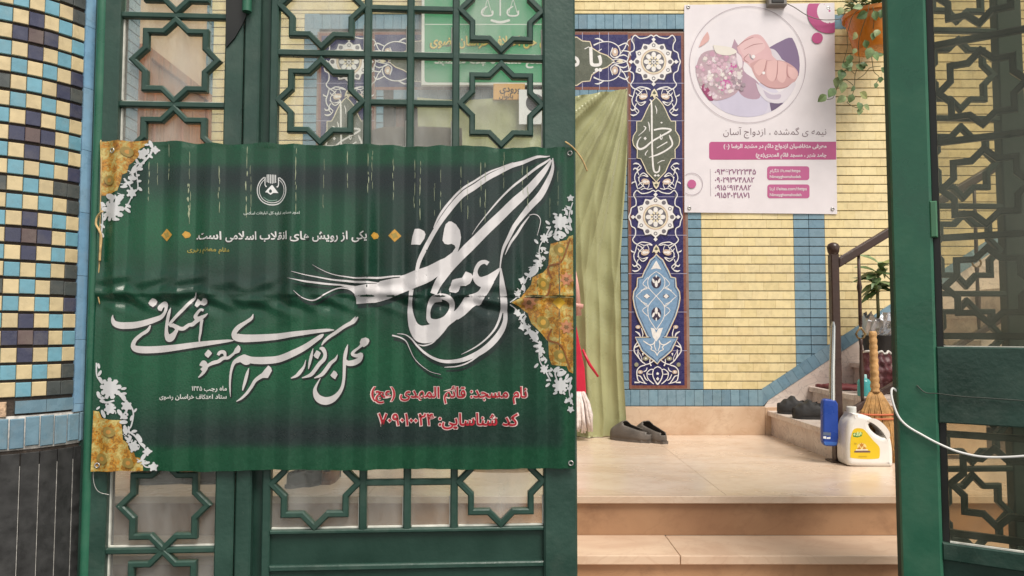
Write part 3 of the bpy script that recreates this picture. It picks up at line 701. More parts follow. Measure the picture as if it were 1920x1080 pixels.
# lintel panel between the columns
o = board('tile_panel', 703, 1177, 60.5, 168.5)
A = Art(Sheet(W, .0122))
A.poly([(703, 60.5), (1177, 60.5), (1177, 168.5), (703, 168.5)], BROWN); A.poly([(703, 65), (1177, 65), (1177, 163), (703, 163)], NAVY)
for x in (767, 832, 897, 962, 1027, 1092, 1124, 1141): A.shape([[(x - .5, 61), (x + .5, 61), (x + .5, 168), (x - .5, 168)]], (.42, .40, .52), step=False)
A.l += A.dl
car = [(1152, 115), (1138, 104), (1124, 99), (1110, 90), (1106, 78), (1092, 77), (1082, 70), (1060, 69), (1040, 74)]
car = car + [(1880 - a, b) for a, b in reversed(car)]
car = car + [(a, 230 - b) for a, b in reversed(car[1:-1])]
A.poly(grow(car, 1.5), BROWN); A.poly(car, OLIVE); A.strokes([[(a, b, 1.8) for a, b in car + [car[0]]]], CREAM, k=1)
A.text('یا ملک', 1002, 1128, 124, WHITE, .02); A.strokes([[(1096, 92, 1.6), (1104, 88, 1.6)], [(1112, 137, 1.6), (1120, 133, 1.6)], [(1122, 96, 1.6), (1128, 92, 1.6)]], WHITE)
def hv(cx, cy, sg):
    f = lambda q: [(cx + sg * p[0], cy + p[1], p[2]) for p in q]
    hl = [[(-40, -30, 3), (-25, -36, 1.8), (-8, -36, 1.8), (6, -28, 1.8), (10, -14, 1.8), (2, -6, 1.8), (-8, -12, 1.8), (-4, -26, 1.6)], [(10, -14, 1.6), (18, -24, 1.8), (24, -38, 1.6), (30, -42, .8)], [(6, -28, 1.6), (20, -34, 2.4), (26, -28, 1)], [(-20, -36, 1.6), (-30, -42, 3), (-38, -42, .8)], [(-6, -2, 1.6), (8, -4, 1.6), (22, 0, 2)], [(-2, -6, 1.4), (16, -12, 2.4), (26, -6, .8)], [(12, -20, 1.4), (26, -18, 2.4), (30, -10, .8)]]
    ls = [f(q) for q in hl] + [f([(p[0], -p[1], p[2]) for p in q]) for q in hl]
    A.strokes(ls, WHITE, k=3); A.shape([disc(cx + sg * 0, cy + q * 17, 6, 10, 8) for q in (1, -1)], PINKISH); A.shape([disc(cx + sg * 0, cy + q * 18, 2.6, 8, 3.6) for q in (1, -1)], WHITE); A.shape([[(cx + sg * 2, cy), (cx + sg * 10, cy - 4), (cx + sg * 16, cy), (cx + sg * 10, cy + 4)]], CREAM)
hv(1153, 115, 1); hv(727, 115, -1)
A.build('arabesque', M['art'], o)

# doorway behind the curtain
dr = thing('entrance_door', 'dark varnished wooden door mostly hidden behind the olive curtain', 'door', ((dx0 + dx1) / 2, 5.3, 0))
mb = MB(); mb.box(dx0 + .06, dx1 - .06, 5.24, 5.29, 0.005, dzt - .06); mb.build('door_leaf', M['wooddark'], dr)
mb = MB()
for k in range(2):
    xa = dx0 + .14 + k * .78
    for z0, z1 in ((.15, .95), (1.05, dzt - .2)): mb.box(xa, xa + .58, 5.225, 5.24, z0, z1)
mb.build('door_panel', M['wood'], dr, bevel=.006)
mb = MB(); mb.box(dx0, dx0 + .06, 5.2, 5.3, 0, dzt); mb.box(dx1 - .06, dx1, 5.2, 5.3, 0, dzt); mb.box(dx0 + .06, dx1 - .06, 5.2, 5.3, dzt - .06, dzt); mb.build('door_frame', M['wood'], dr, bevel=.004)

# ---------------- left side wall with a wooden door, seen through the narrow glazed panel
sw = thing('side_wall', 'blue tiled return wall beside the brown wooden door, seen through narrow panel', 'wall', (-2.12, 4, 0))
SW = Plane(-2.095, 2.6, R(90))            # s runs away from the viewer, t faces right
mb = MB(); mb.box(-2.35, -2.095, 2.62, 5.1, -.51, 3.45); mb.build('wall_core', M['skirt'], sw)
mb = MB()
for k in range(60):
    z = k * .0601
    if z < .25: continue
    for s0, s1 in ((1.10, 1.50), (2.42, 2.48)):
        v = random.uniform(.92, 1.05); mb.pbox(SW, s0, s1, z + .0024, min(z + .0577, 3.4), -.002, .01, .0016, [x * v for x in random.choice(BB)])
    v = random.uniform(.92, 1.05); mb.pbox(SW, .05, 1.098, z + .0024, z + .0577, -.002, .01, .0016, [x * v for x in random.choice(YB)])
mb.build('blue_border', M['brick'], sw)
wd = thing('wooden_door', 'orange brown panelled wooden door in the left return wall', 'door', (-2.08, 4.6, 0))
mb = MB(); mb.pbox(SW, 1.56, 2.36, .01, 2.25, .0, .03, .002); mb.build('door_leaf', M['wood'], wd)
mb = MB()
for s0, s1 in ((1.64, 1.92), (2.0, 2.28)):
    for z0, z1 in ((.15, .8), (.92, 2.12)): mb.pbox(SW, s0, s1, z0, z1, .03, .042, .008)
mb.build('door_panel', mat('wood_panel', (.31, .10, .028), .35, .3, 3, stretch=(14, 14, 1)), wd)
mb = MB(); mb.pbox(SW, 1.50, 1.56, 0, 2.31, 0, .05, .004); mb.pbox(SW, 2.36, 2.42, 0, 2.31, 0, .05, .004); mb.pbox(SW, 1.56, 2.36, 2.25, 2.31, 0, .05, .004); mb.build('door_frame', M['wood'], wd)
mb = MB(); mb.tube([SW.P(2.26, .03, 1.0), SW.P(2.26, .08, 1.0), SW.P(2.16, .085, 1.0)], .009); mb.build('door_handle', M['bronze'], wd, smooth=True)

# ---------------- staircase along the back wall on the right
sc_ = thing('marble_staircase', 'white marble stairs climbing to the right along the brick wall', 'staircase', (2.0, 4.6, 0))
sx0 = floor_at(1472, 826).x; ys0, ys1 = 4.13, 5.088; run, rise = .283, .163
for k in range(7):
    xa = sx0 + k * run; z0, z1 = k * rise, (k + 1) * rise
    mb = MB(); mb.box(xa, xa + .02, ys0, ys1, z0, z1 - .034); mb.build('riser', M['whitemarble'], sc_)
    mb = MB(); mb.box(xa - .025, xa + run + (.0 if k < 6 else .6), ys0 - .02, ys1, z1 - .034, z1); mb.build('tread', M['whitemarble'], sc_, bevel=.004)
    mb = MB(); mb.box(xa + .02, xa + run, ys0, ys0 + .02, max(0, z0 - .3), z1 - .034); mb.build('stringer', M['skirt'], sc_)

# ================================================================ LEFT COLUMN (rounded pier beside the gate)
pier = thing('tiled_column', 'rounded column of small cream, cyan and navy tiles left of the gate', 'column', (-1.66, 2.42, -.51))
CY = Cyl(-1.661, 2.42, .35)
mb = MB(); mb.lathe(-1.661, 2.42, [(.347, -.51), (.347, 2.6)], 72); mb.build('column_core', M['mortar2'], pier, smooth=True, auto=40)
def colz(px, py):                 # height where a photo point meets the column
    d = ray(px, py); a = d.x ** 2 + d.y ** 2; b = -2 * (d.x * CY.c.x + d.y * CY.c.y); c = CY.c.length_squared - CY.r ** 2
    q = b * b - 4 * a * c; lam = (-b - math.sqrt(max(q, 0))) / (2 * a); return CAMZ + d.z * lam
CRM = (.62, .50, .29); CYN = (.16, .36, .45); NVY = (.050, .054, .098); BRN = (.125, .088, .084); DGR = (.070, .080, .078)
rp = (colz(61, 67) - colz(48, 442)) / 12.0; zr3 = colz(61, 67)
td = 6.45; phi0 = 67.6
mb = MB(); zlow = colz(67, 748) + .002
for r in range(-9, 26):
    zc = zr3 - (r - 3) * rp
    for c in range(0, 24):
        d1_ = abs((c - 3 + 3) % 6 - 3) + abs((r - 3 + 3) % 6 - 3); d2_ = abs((c + 3) % 6 - 3) + abs((r + 3) % 6 - 3); d = min(d1_, d2_)
        col = (BRN if d1_ == 0 else DGR) if d == 0 else (NVY if d1_ == 1 else random.choice([NVY, DGR])) if d == 1 else (CRM if (c + r) % 2 == 0 else CYN)
        if zc - rp / 2 < zlow: continue
        v = random.uniform(.90, 1.07); h = random.uniform(-.002, .002) * .5; tp = random.uniform(.0, .0012)
        if d <= 1 and random.random() < .0: continue
        mb.pbox(CY, phi0 - (c + 1) * td + random.uniform(.05, .16), phi0 - c * td - random.uniform(.05, .16), zc - rp / 2 + .0042 + h, zc + rp / 2 - .0042 + h, -.004, .004 + tp, .0016, [x * v for x in col])
mb.build('mosaic_tiles', M['mosaic'], pier)
mb = MB(); SKY = [(.22, .40, .58), (.20, .38, .56), (.24, .42, .58), (.21, .37, .53)]
zt = 2.6
for k in range(16):
    z1 = zr3 - .115 + (6 - k) * .196
    if z1 - .196 < colz(140, 772): z1b = colz(140, 772)
    else: z1b = z1 - .196
    if z1 < colz(140, 772) + .01: break
    for q in range(3): mb.pbox(CY, phi0 + .2 + q * 3.3, phi0 + .2 + (q + 1) * 3.3, z1b + .0006, z1 - .0006, -.004, .006, 0, random.choice(SKY) if q == 0 else None); mb.c[-6:] = [mb.c[-6] or SKY[k % 4]] * 6
zb1, zb2 = colz(67, 748), colz(67, 775)
for k in range(12):
    a = phi0 - (k + 1) * 2 * td
    for q in range(2):
        if k == 2: continue
        mb.pbox(CY, a + q * td + (.1 if q == 0 else 0), a + (q + 1) * td - (.1 if q == 1 else 0), zb2 + .003, zb1 - .003, -.004, .005, .0 , [x * .85 for x in BB[k % 5]])
zs1, zs2 = colz(67, 780), colz(67, 838)
a = phi0 + 10
while a > -40:
    v = random.uniform(.85, 1.0); mb.pbox(CY, a - 6.0, a - .35, zs2 + random.uniform(0, .006), zs1 - random.uniform(0, .004), -.004, .007, .0025, [x * v * .95 for x in random.choice(BB)]); a -= 6.3
mb.build('border_tiles', M['mosaic'], pier)
mb = MB(); mb.lathe(-1.661, 2.42, [(.349, zs2 - .004), (.3505, zs2), (.3505, zs1 + .002), (.349, zs1 + .004)], 72); mb.build('pale_grout', M['pale_grout'], pier, smooth=True, auto=40)
mb = MB(); mb.pbox(CY, phi0 - 6 * td + .5, phi0 - 5 * td + 3.2, zb2 - .006, zb1 - .004, -.004, .006, .003); mb.build('broken_tile', mat('bare_clay', (.55, .38, .25), .9, .35, 60, .8, 60), pier)
mb = MB(); a = phi0 + 9
while a > -40:
    mb.pbox(CY, a - 7.7, a - .12, -.51, zs2 - .014, -.002, .004, .001); a -= 8
mb.build('stone_facing', M['darkstone'], pier)
mb = MB(); a = phi0 + 9
while a > -40: mb.pbox(CY, a - .16, a + .06, -.51, zs2 - .05, -.002, .0035, 0); a -= 8
mb.build('stone_grout', M['pale_grout'], pier)

# ================================================================ GATE
def sz(px, py, t=0): return G.at(px, py, t)
gtop = G.z(770, -260); gbot = -.47
# fixed frame: jambs and lintel
gf = thing('gate_portal', 'green painted steel jambs and lintel around the gate opening', 'gate portal', (-1.3, 2.32, -.51))
mb = MB(); s0, s1 = G.s(159, 100), G.s(181, 100); mb.pbox(G, s0 - .03, s1 + .012, -.51, gtop + .12, -.06, .0, .004); mb.build('jamb', M['green_dark'], gf)
mb = MB(); sc0 = G.s(187.5, 100, .02); mb.tube([G.P(sc0, .012, -.51), G.P(sc0, .012, G.z(187, 4)), ], .0155, 14); mb.build('round_post', M['green_light'], gf, smooth=True, auto=50)
mb = MB(); sL1 = G.s(1668, 500); mb.pbox(G, sL1 + .040, sL1 + .068, -.51, gtop + .12, -.07, -.02, .004); mb.build('jamb', M['green_dark'], gf)
mb = MB(); mb.pbox(G, G.s(165, 100), sL1 + .9, gtop + .01, gtop + .12, -.06, .0, .004); mb.build('lintel', M['green'], gf)

def star_pts(s, z, r): return [(s + (r if i % 2 == 0 else r * .765) * math.sin(i * math.pi / 8), z + (r if i % 2 == 0 else r * .765) * math.cos(i * math.pi / 8)) for i in range(16)]
BT0, BT1 = -.010, .010
# ---- narrow fixed panel on the left
lp = thing('side_panel', 'narrow fixed green panel with one column of star lattice, beside tiled column', 'gate panel', tuple(G.P(.15, 0, gbot)))
a0, a1, a2, a3 = G.s(196, 100), G.s(229, 100), G.s(425, 100), G.s(460, 100)
mb = MB(); mb.pbox(G, a0, a1, gbot, gtop, -.02, .02, .004); mb.pbox(G, a2, a3 - .002, gbot, gtop, -.02, .02, .004); mb.pbox(G, a1, a2, gbot, gbot + .12, -.018, .0185, .004); mb.pbox(G, a1, a2, gtop - .06, gtop, -.018, .0185, .004); mb.build('stile_frame', M['green'], lp)
zr = [G.z(330, 31 + 166.6 * k) for k in range(-1, 9)]
for z in zr:
    if z > gbot + .12: mb = MB(); mb.bar(G, [(a1, z), (a2, z)], .019, BT0, BT1); mb.build('rail', M['green'], lp)
pitchz = zr[0] - zr[1]; sm = G.s(330, 115)
for k in range(8):
    zc = (zr[k] + zr[k + 1]) / 2; mb = MB(); mb.bar(G, star_pts(sm, zc, .131), .0185, BT0, BT1 + .002, True); mb.build('star_lattice', M['green'], lp, weld=False)
mb = MB(); mb.pbox(G, a1, a2, gbot + .12, gtop - .06, -.017, -.013); mb.build('glass_pane', M['glass'], lp)
mb = MB()
for z in zr[1:]:
    for dz in (.0095,): mb.pbox(G, a1 + .001, a2 - .001, z + dz, z + dz + .004, -.012, -.004)
    mb.pbox(G, a1 + .0002, a1 + .0045, z - pitchz + .02, z - .012, -.012, -.004)
mb.build('putty_line', M['putty'], lp)

# ---- wide leaf
wl = thing('gate_leaf', 'wide closed green gate leaf of star lattice and glass behind the banner', 'gate leaf', tuple(G.P(.9, 0, gbot)))
b0, b1, b2, b3 = G.s(461, 100), G.s(490, 100), G.s(508, 100), G.s(523, 100); b4, b5 = G.s(1017, 105), G.s(1077, 105)
zR = [G.z(770, y) for y in (-70, 105, 283, 460, 638, 815, 993)]
zbr = zR[-1]; zbl = G.z(770, 1058)
mb = MB(); mb.pbox(G, b0, b1, gbot, gtop, -.02, .02, .005); mb.pbox(G, b2, b3, gbot, gtop, -.02, .012, .004); mb.pbox(G, b4, b5, gbot, gtop, -.02, .02, .006)
mb.pbox(G, b3, b4, zbr - .006, zbr + .006, -.02, .013, .003); mb.pbox(G, b3, b4, zbl - .012, zbl + .006, -.02, .014, .004); mb.pbox(G, b3, b4, gtop - .07, gtop, -.02, .014, .004); mb.pbox(G, b3, b4, gbot, gbot + .07, -.02, .014, .004)
mb.build('stile_frame', M['green'], wl)
mb = MB(); mb.pbox(G, b1, b2, gbot, gtop, -.02, -.012); mb.pbox(G, b3, b4, zbl + .006, zbr - .006, -.014, -.002); mb.pbox(G, b3, b4, gbot + .07, zbl - .012, -.014, .002); mb.build('sheet_panel', M['green_dark'], wl)
m1, m2, m3 = G.s(690, 105), G.s(770, 105), G.s(855, 105)
for z in zR[:-1]: mb = MB(); mb.bar(G, [(b3, z), (b4, z)], .0215, BT0, BT1); mb.build('rail', M['green'], wl)
for z in [(zR[k] + zR[k + 1]) / 2 for k in range(6)]: mb = MB(); mb.bar(G, [(m1, z), (m3, z)], .0195, BT0, BT1 - .001); mb.build('rail', M['green'], wl)
for s in (m1, m2, m3): mb = MB(); mb.bar(G, [(s, zbr), (s, gtop - .06)], .0235, BT0, BT1 + .0015); mb.build('mullion', M['green'], wl)
for k in range(6):
    zc = (zR[k] + zR[k + 1]) / 2
    for s in ((b3 + m1 - .012) / 2, (m3 + b4 + .012) / 2):
        mb = MB(); mb.bar(G, star_pts(s, zc, .1335), .019, BT0, BT1 + .003, True); mb.build('star_lattice', M['green'], wl)
mb = MB(); mb.pbox(G, b3, b4, zbr, gtop - .06, -.018, -.014); mb.build('glass_pane', M['glass'], wl)
for z in zR[1:]:
    mb = MB(); e = .0065 if z == zbr else .0108
    for x0, x1 in ((b3, m1 - .012), (m1 + .012, m2 - .012), (m2 + .012, m3 - .012), (m3 + .012, b4)): mb.pbox(G, x0 + .002, x1 - .001, z + e, z + e + .0045, -.013, -.004); mb.pbox(G, x1 - .0035, x1 - .0002, z + .012, z + .10, -.013, -.004)
    mb.build('putty_line', M['putty'], wl)
# hinge, and black plate standing in for a cast shadow, at the stile head
q = [sz(x, y, .02) for x, y in ((424, -60), (474, -60), (471, 0), (466, 22), (456, 46), (441, 72), (425, 90))]
mb = MB(); mb.prism(G, q, .0205, .026); mb.build('shadow_plate', M['black'], wl)
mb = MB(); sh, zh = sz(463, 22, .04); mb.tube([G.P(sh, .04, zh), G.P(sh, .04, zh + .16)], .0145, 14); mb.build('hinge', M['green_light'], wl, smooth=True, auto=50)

# ---- narrow fixed panel on the right, behind the opened leaf
rp_ = thing('side_panel', 'narrow fixed green lattice panel behind the opened right leaf', 'gate panel', tuple(G.P(sL1 + .2, 0, gbot)))
c0 = sL1 + .070; c1 = G.s(1744, 400); c2 = G.s(1889, 400); c3 = c2 + .09
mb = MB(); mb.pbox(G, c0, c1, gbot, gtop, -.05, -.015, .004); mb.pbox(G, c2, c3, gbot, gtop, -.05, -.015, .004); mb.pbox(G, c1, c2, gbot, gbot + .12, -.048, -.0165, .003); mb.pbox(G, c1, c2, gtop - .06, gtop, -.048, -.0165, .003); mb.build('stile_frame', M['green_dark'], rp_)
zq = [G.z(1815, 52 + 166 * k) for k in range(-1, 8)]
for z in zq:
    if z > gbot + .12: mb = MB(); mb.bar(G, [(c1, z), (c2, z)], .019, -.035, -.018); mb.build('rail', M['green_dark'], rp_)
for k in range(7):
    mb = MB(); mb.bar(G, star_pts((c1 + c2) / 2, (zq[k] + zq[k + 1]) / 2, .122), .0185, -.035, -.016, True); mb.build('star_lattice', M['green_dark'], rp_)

# ---- opened right leaf
ol = thing('gate_leaf', 'opened green gate leaf seen from its glazed side on the right', 'gate leaf', tuple(RL.P(.5, 0, gbot)))
rs = lambda px, py, t=0.0: RL.s(px, py, t)
e1 = rs(1747, 400, .02); e2 = rs(1762, 400)
zm0, zm1 = RL.z(1840, 798, .02), RL.z(1840, 651, .02); zl0_, zl1_ = RL.z(1840, 1062, .02), RL.z(1840, 1028, .02)
wd_ = 1.02
mb = MB(); mb.pbox(RL, .0, e1, gbot, gtop, -.025, .018, .007); mb.pbox(RL, wd_ - .1, wd_, gbot, gtop, -.025, .018, .007)
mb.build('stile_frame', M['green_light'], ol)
for za, zb in ((zm0, zm1), (zl0_, zl1_), (gtop - .07, gtop), (gbot, gbot + .07)): mb = MB(); mb.pbox(RL, e1, wd_ - .1, za, zb, -.025, .016, .004); mb.build('cross_rail', M['green'], ol)
mb = MB(); mb.pbox(RL, e1, wd_ - .1, gbot + .07, zl0_, -.02, -.004); mb.build('sheet_panel', M['green_dark'], ol)
mb = MB()
for z0, z1 in ((zl1_, zm0), (zm1, gtop - .07)): mb.pbox(RL, e1, e2 - .001, z0, z1, -.024, .0, .001)
mb.build('glazing_rebate', M['black'], ol)
mb = MB()
for z0, z1 in ((zl1_, zm0), (zm1, gtop - .07)): mb.pbox(RL, e2 - .001, wd_ - .1, z0, z1, -.004, .0)
mb.build('glass_pane', M['glass2'], ol)
mb = MB(); mb.pbox(RL, e2, wd_ - .1, zl1_ + .0005, zl1_ + .005, .0005, .008); mb.pbox(RL, e2, wd_ - .1, zm1 + .0005, zm1 + .003, .0005, .008); mb.build('putty_line', M['putty'], ol)
zo = [RL.z(1760, y, -.02) for y in (-100, 85, 268, 447, 630, 812, 995)]
for z in zo: mb = MB(); mb.bar(RL, [(e2, z), (wd_ - .1, z)], .021, -.024, -.006); mb.build('rail', M['green'], ol)
for s in (e2 + .262, e2 + .395, e2 + .528): mb = MB(); mb.bar(RL, [(s, zl1_), (s, gtop - .07)], .0235, -.025, -.0065); mb.build('mullion', M['green'], ol)
for k in range(6):
    for s in (e2 + .124, wd_ - .1 - .124): mb = MB(); mb.bar(RL, star_pts(s, (zo[k] + zo[k + 1]) / 2, .118), .019, -.0255, -.0055, True); mb.build('star_lattice', M['green'], ol)
mb = MB(); mb.pbox(RL, rs(1743, 400, .03), rs(1756, 400, .03), RL.z(1748, 444, .03), RL.z(1748, 376, .03), .0, .02, .003); mb.build('latch_plate', mat('pale_green', (.07, .20, .11), .4), ol)

# ================================================================ BANNER
bn = thing('banner', 'green printed vinyl banner with white calligraphy tied over the gate lattice', 'banner', tuple(G.P(.75, .035, .3)))
BTX = .034
edges_px = [150, 196, 238, 303, 364, 419, 471, 521, 570, 620, 665, 710, 757, 800, 845, 888, 935, 980, 1025, 1062, 1110]
ED = [G.s(x, 480, BTX) for x in edges_px]
zcr = G.z(620, 556, BTX); ztop_b = G.z(620, 272, BTX); zbot_b = G.z(620, 880, BTX)
rr = random.Random(3); AMP = [rr.uniform(.010, .034) for _ in ED]
def fold(s, z):
    t = 0
    for i in range(len(ED) - 1):
        if ED[i] <= s < ED[i + 1]:
            p = (s - ED[i]) / (ED[i + 1] - ED[i]); h = p / .58 if p < .58 else (1 - p) / .42
            h = h * h * (3 - 2 * h) * .35 + h * .65
            t = h * (AMP[i] * (1 - abs(p * 2 - 1) * .0)); break
    k = .75 + .25 * math.sin(z * 7 + s * 2.1)
    if z < zcr: k *= .72
    t *= k
    zc = zcr + .010 * math.sin(s * 9) + .007 * math.sin(s * 23 + 1) + .004 * math.sin(s * 61 + 2)
    d = z - zc
    amp = .35 + .55 * (math.sin(s * 6.3 + .7) * .5 + .5) + .35 * math.sin(s * 31) + .25 * math.sin(s * 74 + 1)
    t += .0085 * amp * math.exp(-(d / .016) ** 2) - .0035 * amp * math.exp(-((d + .028) / .016) ** 2) + .004 * amp * math.exp(-((d - .045) / .02) ** 2)
    t += .0030 * math.sin(s * 52 + 3 * math.sin(z * 40)) * math.exp(-((d + .01) / .05) ** 2)
    t += .004 * math.sin(s * 4.1 + z * 3) + .0022 * math.sin(s * 17 + z * 13)*math.exp(-((d) / .08) ** 2)
    t += .010 * math.exp(-((z - ztop_b) / .012) ** 2) * .25 * math.sin(s * 40)
    return t
def bcol(x, y):                     # the printed ground: dark field in a lighter margin, glowing clouds of green
    g1 = lin(22, 102, 64); g2 = lin(26, 66, 51); g3 = lin(28, 98, 66); dk = lin(30, 46, 46)
    def blob(cx, cy, rx, ry): return math.exp(-(((x - cx) / rx) ** 2 + ((y - cy) / ry) ** 2))
    inn = 1 / (1 + math.exp(-(y - 309) / 2.5)) * 1 / (1 + math.exp((y - 838) / 2.5)) * (1 / (1 + math.exp((x - 1056) / 2.5)))
    a = .25 + .75 * min(1, blob(300, 430, 130, 90) + .9 * blob(640, 440, 90, 90) + .8 * blob(620, 640, 230, 70) + .6 * blob(420, 700, 220, 60) + .5 * blob(240, 640, 80, 120) + .5 * blob(820, 700, 200, 60))
    d = min(1, .9 * blob(520, 335, 420, 34) + 1.0 * blob(870, 440, 190, 120) + .8 * blob(900, 620, 130, 60) + .95 * blob(600, 815, 500, 38) + .55 * blob(430, 520, 220, 45))
    i = [c1 * (1 - a) + c2 * a for c1, c2 in zip(g2, g1)]; i = [c1 * (1 - d) + c2 * d for c1, c2 in zip(i, dk)]
    st = .5 + .5 * math.sin((x * .55 + y) * .045 + 2.0 * math.sin(x * .006)); mg = [c1 * (1 - st * .6) + c2 * st * .6 for c1, c2 in zip(g1, g3)]
    wv = 1 + .09 * math.sin((x + y * 1.25) * 1.15)
    return [max(0, (m_ * (1 - inn) + q * inn) * wv * k) for m_, q, k in zip([m_ * .70 for m_ in mg], i, (.66, .62, .68))]
TL, TR_, BR_, BL_ = (190, 265.5), (1075.5, 279), (1077.5, 878.5), (172.5, 883)
def bpx(u, v):
    x = (TL[0] * (1 - u) + TR_[0] * u) * (1 - v) + (BL_[0] * (1 - u) + BR_[0] * u) * v
    y = (TL[1] * (1 - u) + TR_[1] * u) * (1 - v) + (BL_[1] * (1 - u) + BR_[1] * u) * v
    if v == 0: y += 1.8 * math.sin(u * 31) + 1.1 * math.sin(u * 67 + 1)
    if v == 1: y += 1.2 * math.sin(u * 23 + 2)
    return x, y
BS = Sheet(G, BTX, fold, .006, [zcr + k * .005 for k in range(-16, 17)] + [zbot_b + .03 * k for k in range(35)])
mb = MB(); mb.grid(lambda u, v: BS.px(*bpx(u, v)), 480, 190, colfn=lambda u, v: bcol(*bpx(u, v)))
bo = mb.build('printed_sheet', M['bannerprint'], bn, smooth=True, recalc=False)

BW = (.62, .60, .605); BSH = (.006, .014, .012)
Z1, Z2, Z3, Z4, Z5, Z6 = Z(740, 280, 6), Z(740, 420, 6), Z(720, 530, 6), Z(530, 480, 6), Z(200, 540, 7.5), Z(380, 580, 6)
BIG = [Z1([(1745, 80, 8), (1600, 100, 30), (1400, 165, 45), (1220, 235, 55), (1050, 325, 60), (900, 425, 62), (760, 525, 62), (640, 650, 60), (540, 790, 52), (450, 930, 50), (380, 1050, 50), (330, 1150, 46), (280, 1270, 42), (255, 1385, 38)]),
       Z1([(1330, 160, 4), (1100, 245, 18), (900, 360, 22), (720, 490, 24), (600, 620, 26), (500, 770, 24), (440, 890, 8)]),
       Z1([(1750, 110, 20), (1600, 215, 28), (1400, 365, 24), (1200, 545, 20), (1050, 720, 14), (930, 870, 8), (870, 960, 3)]),
       Z1([(1762, 125, 20), (1680, 250, 58), (1540, 420, 85), (1350, 600, 100), (1200, 745, 105), (1050, 890, 106), (900, 1040, 108), (750, 1195, 106), (620, 1330, 100), (540, 1440, 92), (480, 1535, 84), (440, 1630, 76)]),
       Z1([(1775, 105, 10), (1772, 230, 35), (1720, 370, 60), (1630, 530, 75), (1520, 650, 70), (1420, 770, 55), (1340, 880, 48), (1280, 1000, 42), (1230, 1100, 34), (1205, 1180, 24), (1190, 1280, 16), (1185, 1345, 12)]),
       Z1([(1510, 760, 10), (1440, 850, 24), (1370, 960, 28), (1300, 1060, 26), (1240, 1190, 6)]),
       Z1([(1510, 748, 8), (1560, 740, 9), (1610, 760, 9), (1636, 810, 8), (1618, 900, 6), (1595, 980, 3)]),
       Z2([(1192, 500, 14), (1200, 600, 40), (1208, 700, 60), (1218, 780, 72), (1225, 870, 74), (1228, 960, 72), (1240, 990, 50)]),
       Z3([(1362, 300, 36), (1364, 360, 44), (1358, 440, 50), (1320, 540, 62), (1230, 660, 70), (1100, 770, 64), (960, 840, 54), (820, 880, 42), (680, 885, 36), (560, 850, 30), (460, 790, 26), (380, 710, 22), (310, 630, 16), (240, 585, 10), (150, 573, 4)]),
       Z3([(1326, 300, 30), (1295, 420, 26), (1240, 530, 22), (1140, 640, 18), (1020, 730, 14), (870, 805, 4)]),
       Z3([(1190, 720, 6), (1090, 800, 14), (960, 890, 16), (820, 940, 14), (680, 950, 5)]),
       Z3([(95, 592, 16), (180, 615, 14), (250, 660, 12), (290, 740, 9), (340, 840, 7), (420, 930, 6), (520, 1000, 5), (640, 1030, 4)]),
       Z4([(1330, 228, 14), (1100, 248, 22), (900, 252, 18), (750, 240, 14), (600, 215, 10), (480, 175, 6), (340, 100, 3)]),
       Z4([(1080, 302, 6), (950, 300, 24), (800, 290, 24), (600, 272, 18), (400, 240, 14), (250, 210, 10), (120, 178, 4)]),
       Z4([(832, 480, 10), (800, 410, 12), (740, 372, 12), (650, 362, 14), (560, 385, 14), (480, 430, 14), (400, 485, 14), (330, 500, 14), (250, 480, 10), (200, 450, 8), (140, 390, 3)]),
       Z3([(315, 80, 52), (302, 200, 44), (296, 300, 58), (312, 410, 84), (345, 510, 120), (420, 580, 185), (520, 570, 200), (610, 510, 160), (690, 440, 120), (780, 385, 96), (850, 325, 84), (900, 255, 78), (950, 195, 95), (1040, 175, 120), (1110, 110, 80), (1190, 0, 60)]),
       Z3([(650, 172, 90), (560, 190, 80), (515, 260, 54), (500, 350, 44), (515, 425, 60), (600, 450, 80), (700, 412, 84), (758, 310, 60), (762, 225, 64), (710, 172, 72), (620, 155, 60)]),
       Z3([(350, 400, 6), (375, 460, 13), (425, 490, 13), (490, 478, 6)]), Z3([(390, 695, 6), (450, 708, 15), (540, 680, 15), (600, 625, 10), (640, 572, 3)]),
       Z2([(1050, 452, 48), (1010, 430, 44), (960, 445, 48), (925, 490, 44), (908, 550, 50), (925, 620, 84), (985, 655, 118), (1060, 630, 112), (1130, 562, 64), (1190, 495, 16)]),
       Z2([(1060, 640, 110), (1030, 700, 110), (990, 770, 90), (920, 845, 110), (850, 910, 84), (760, 1000, 76), (690, 1045, 76)]),
       Z2([(1115, 655, 4), (1050, 760, 18), (985, 850, 22), (950, 905, 24), (880, 895, 16), (830, 940, 14), (800, 980, 3)])]
BIGP = [Z4([(1835, -350), (1820, -300), (1805, -210), (1800, -165), (1825, -130), (1860, -125), (1900, -135), (1935, -115), (1945, -90), (1910, -40), (1820, 30), (1680, 95), (1550, 150), (1380, 210), (1330, 225), (1320, 247), (1100, 285), (1060, 312), (820, 338), (650, 318), (450, 300), (250, 275), (60, 248), (250, 295), (450, 322), (650, 335), (740, 362), (800, 420), (825, 480), (828, 540), (1040, 527), (1200, 485), (1360, 415), (1500, 365), (1680, 280), (1800, 200), (1900, 90), (1960, -10), (1995, -120), (2008, -200), (1995, -280), (1950, -350), (1900, -385), (1870, -385)]),
        Z2([(232, 68), (290, 65), (335, 85), (348, 120), (335, 170), (290, 245), (190, 240), (205, 150)]),
        Z2([(800, 540), (860, 560), (885, 592), (850, 670), (800, 702), (742, 702), (720, 760), (690, 780), (620, 765), (610, 738), (650, 632), (690, 620), (758, 612)])]
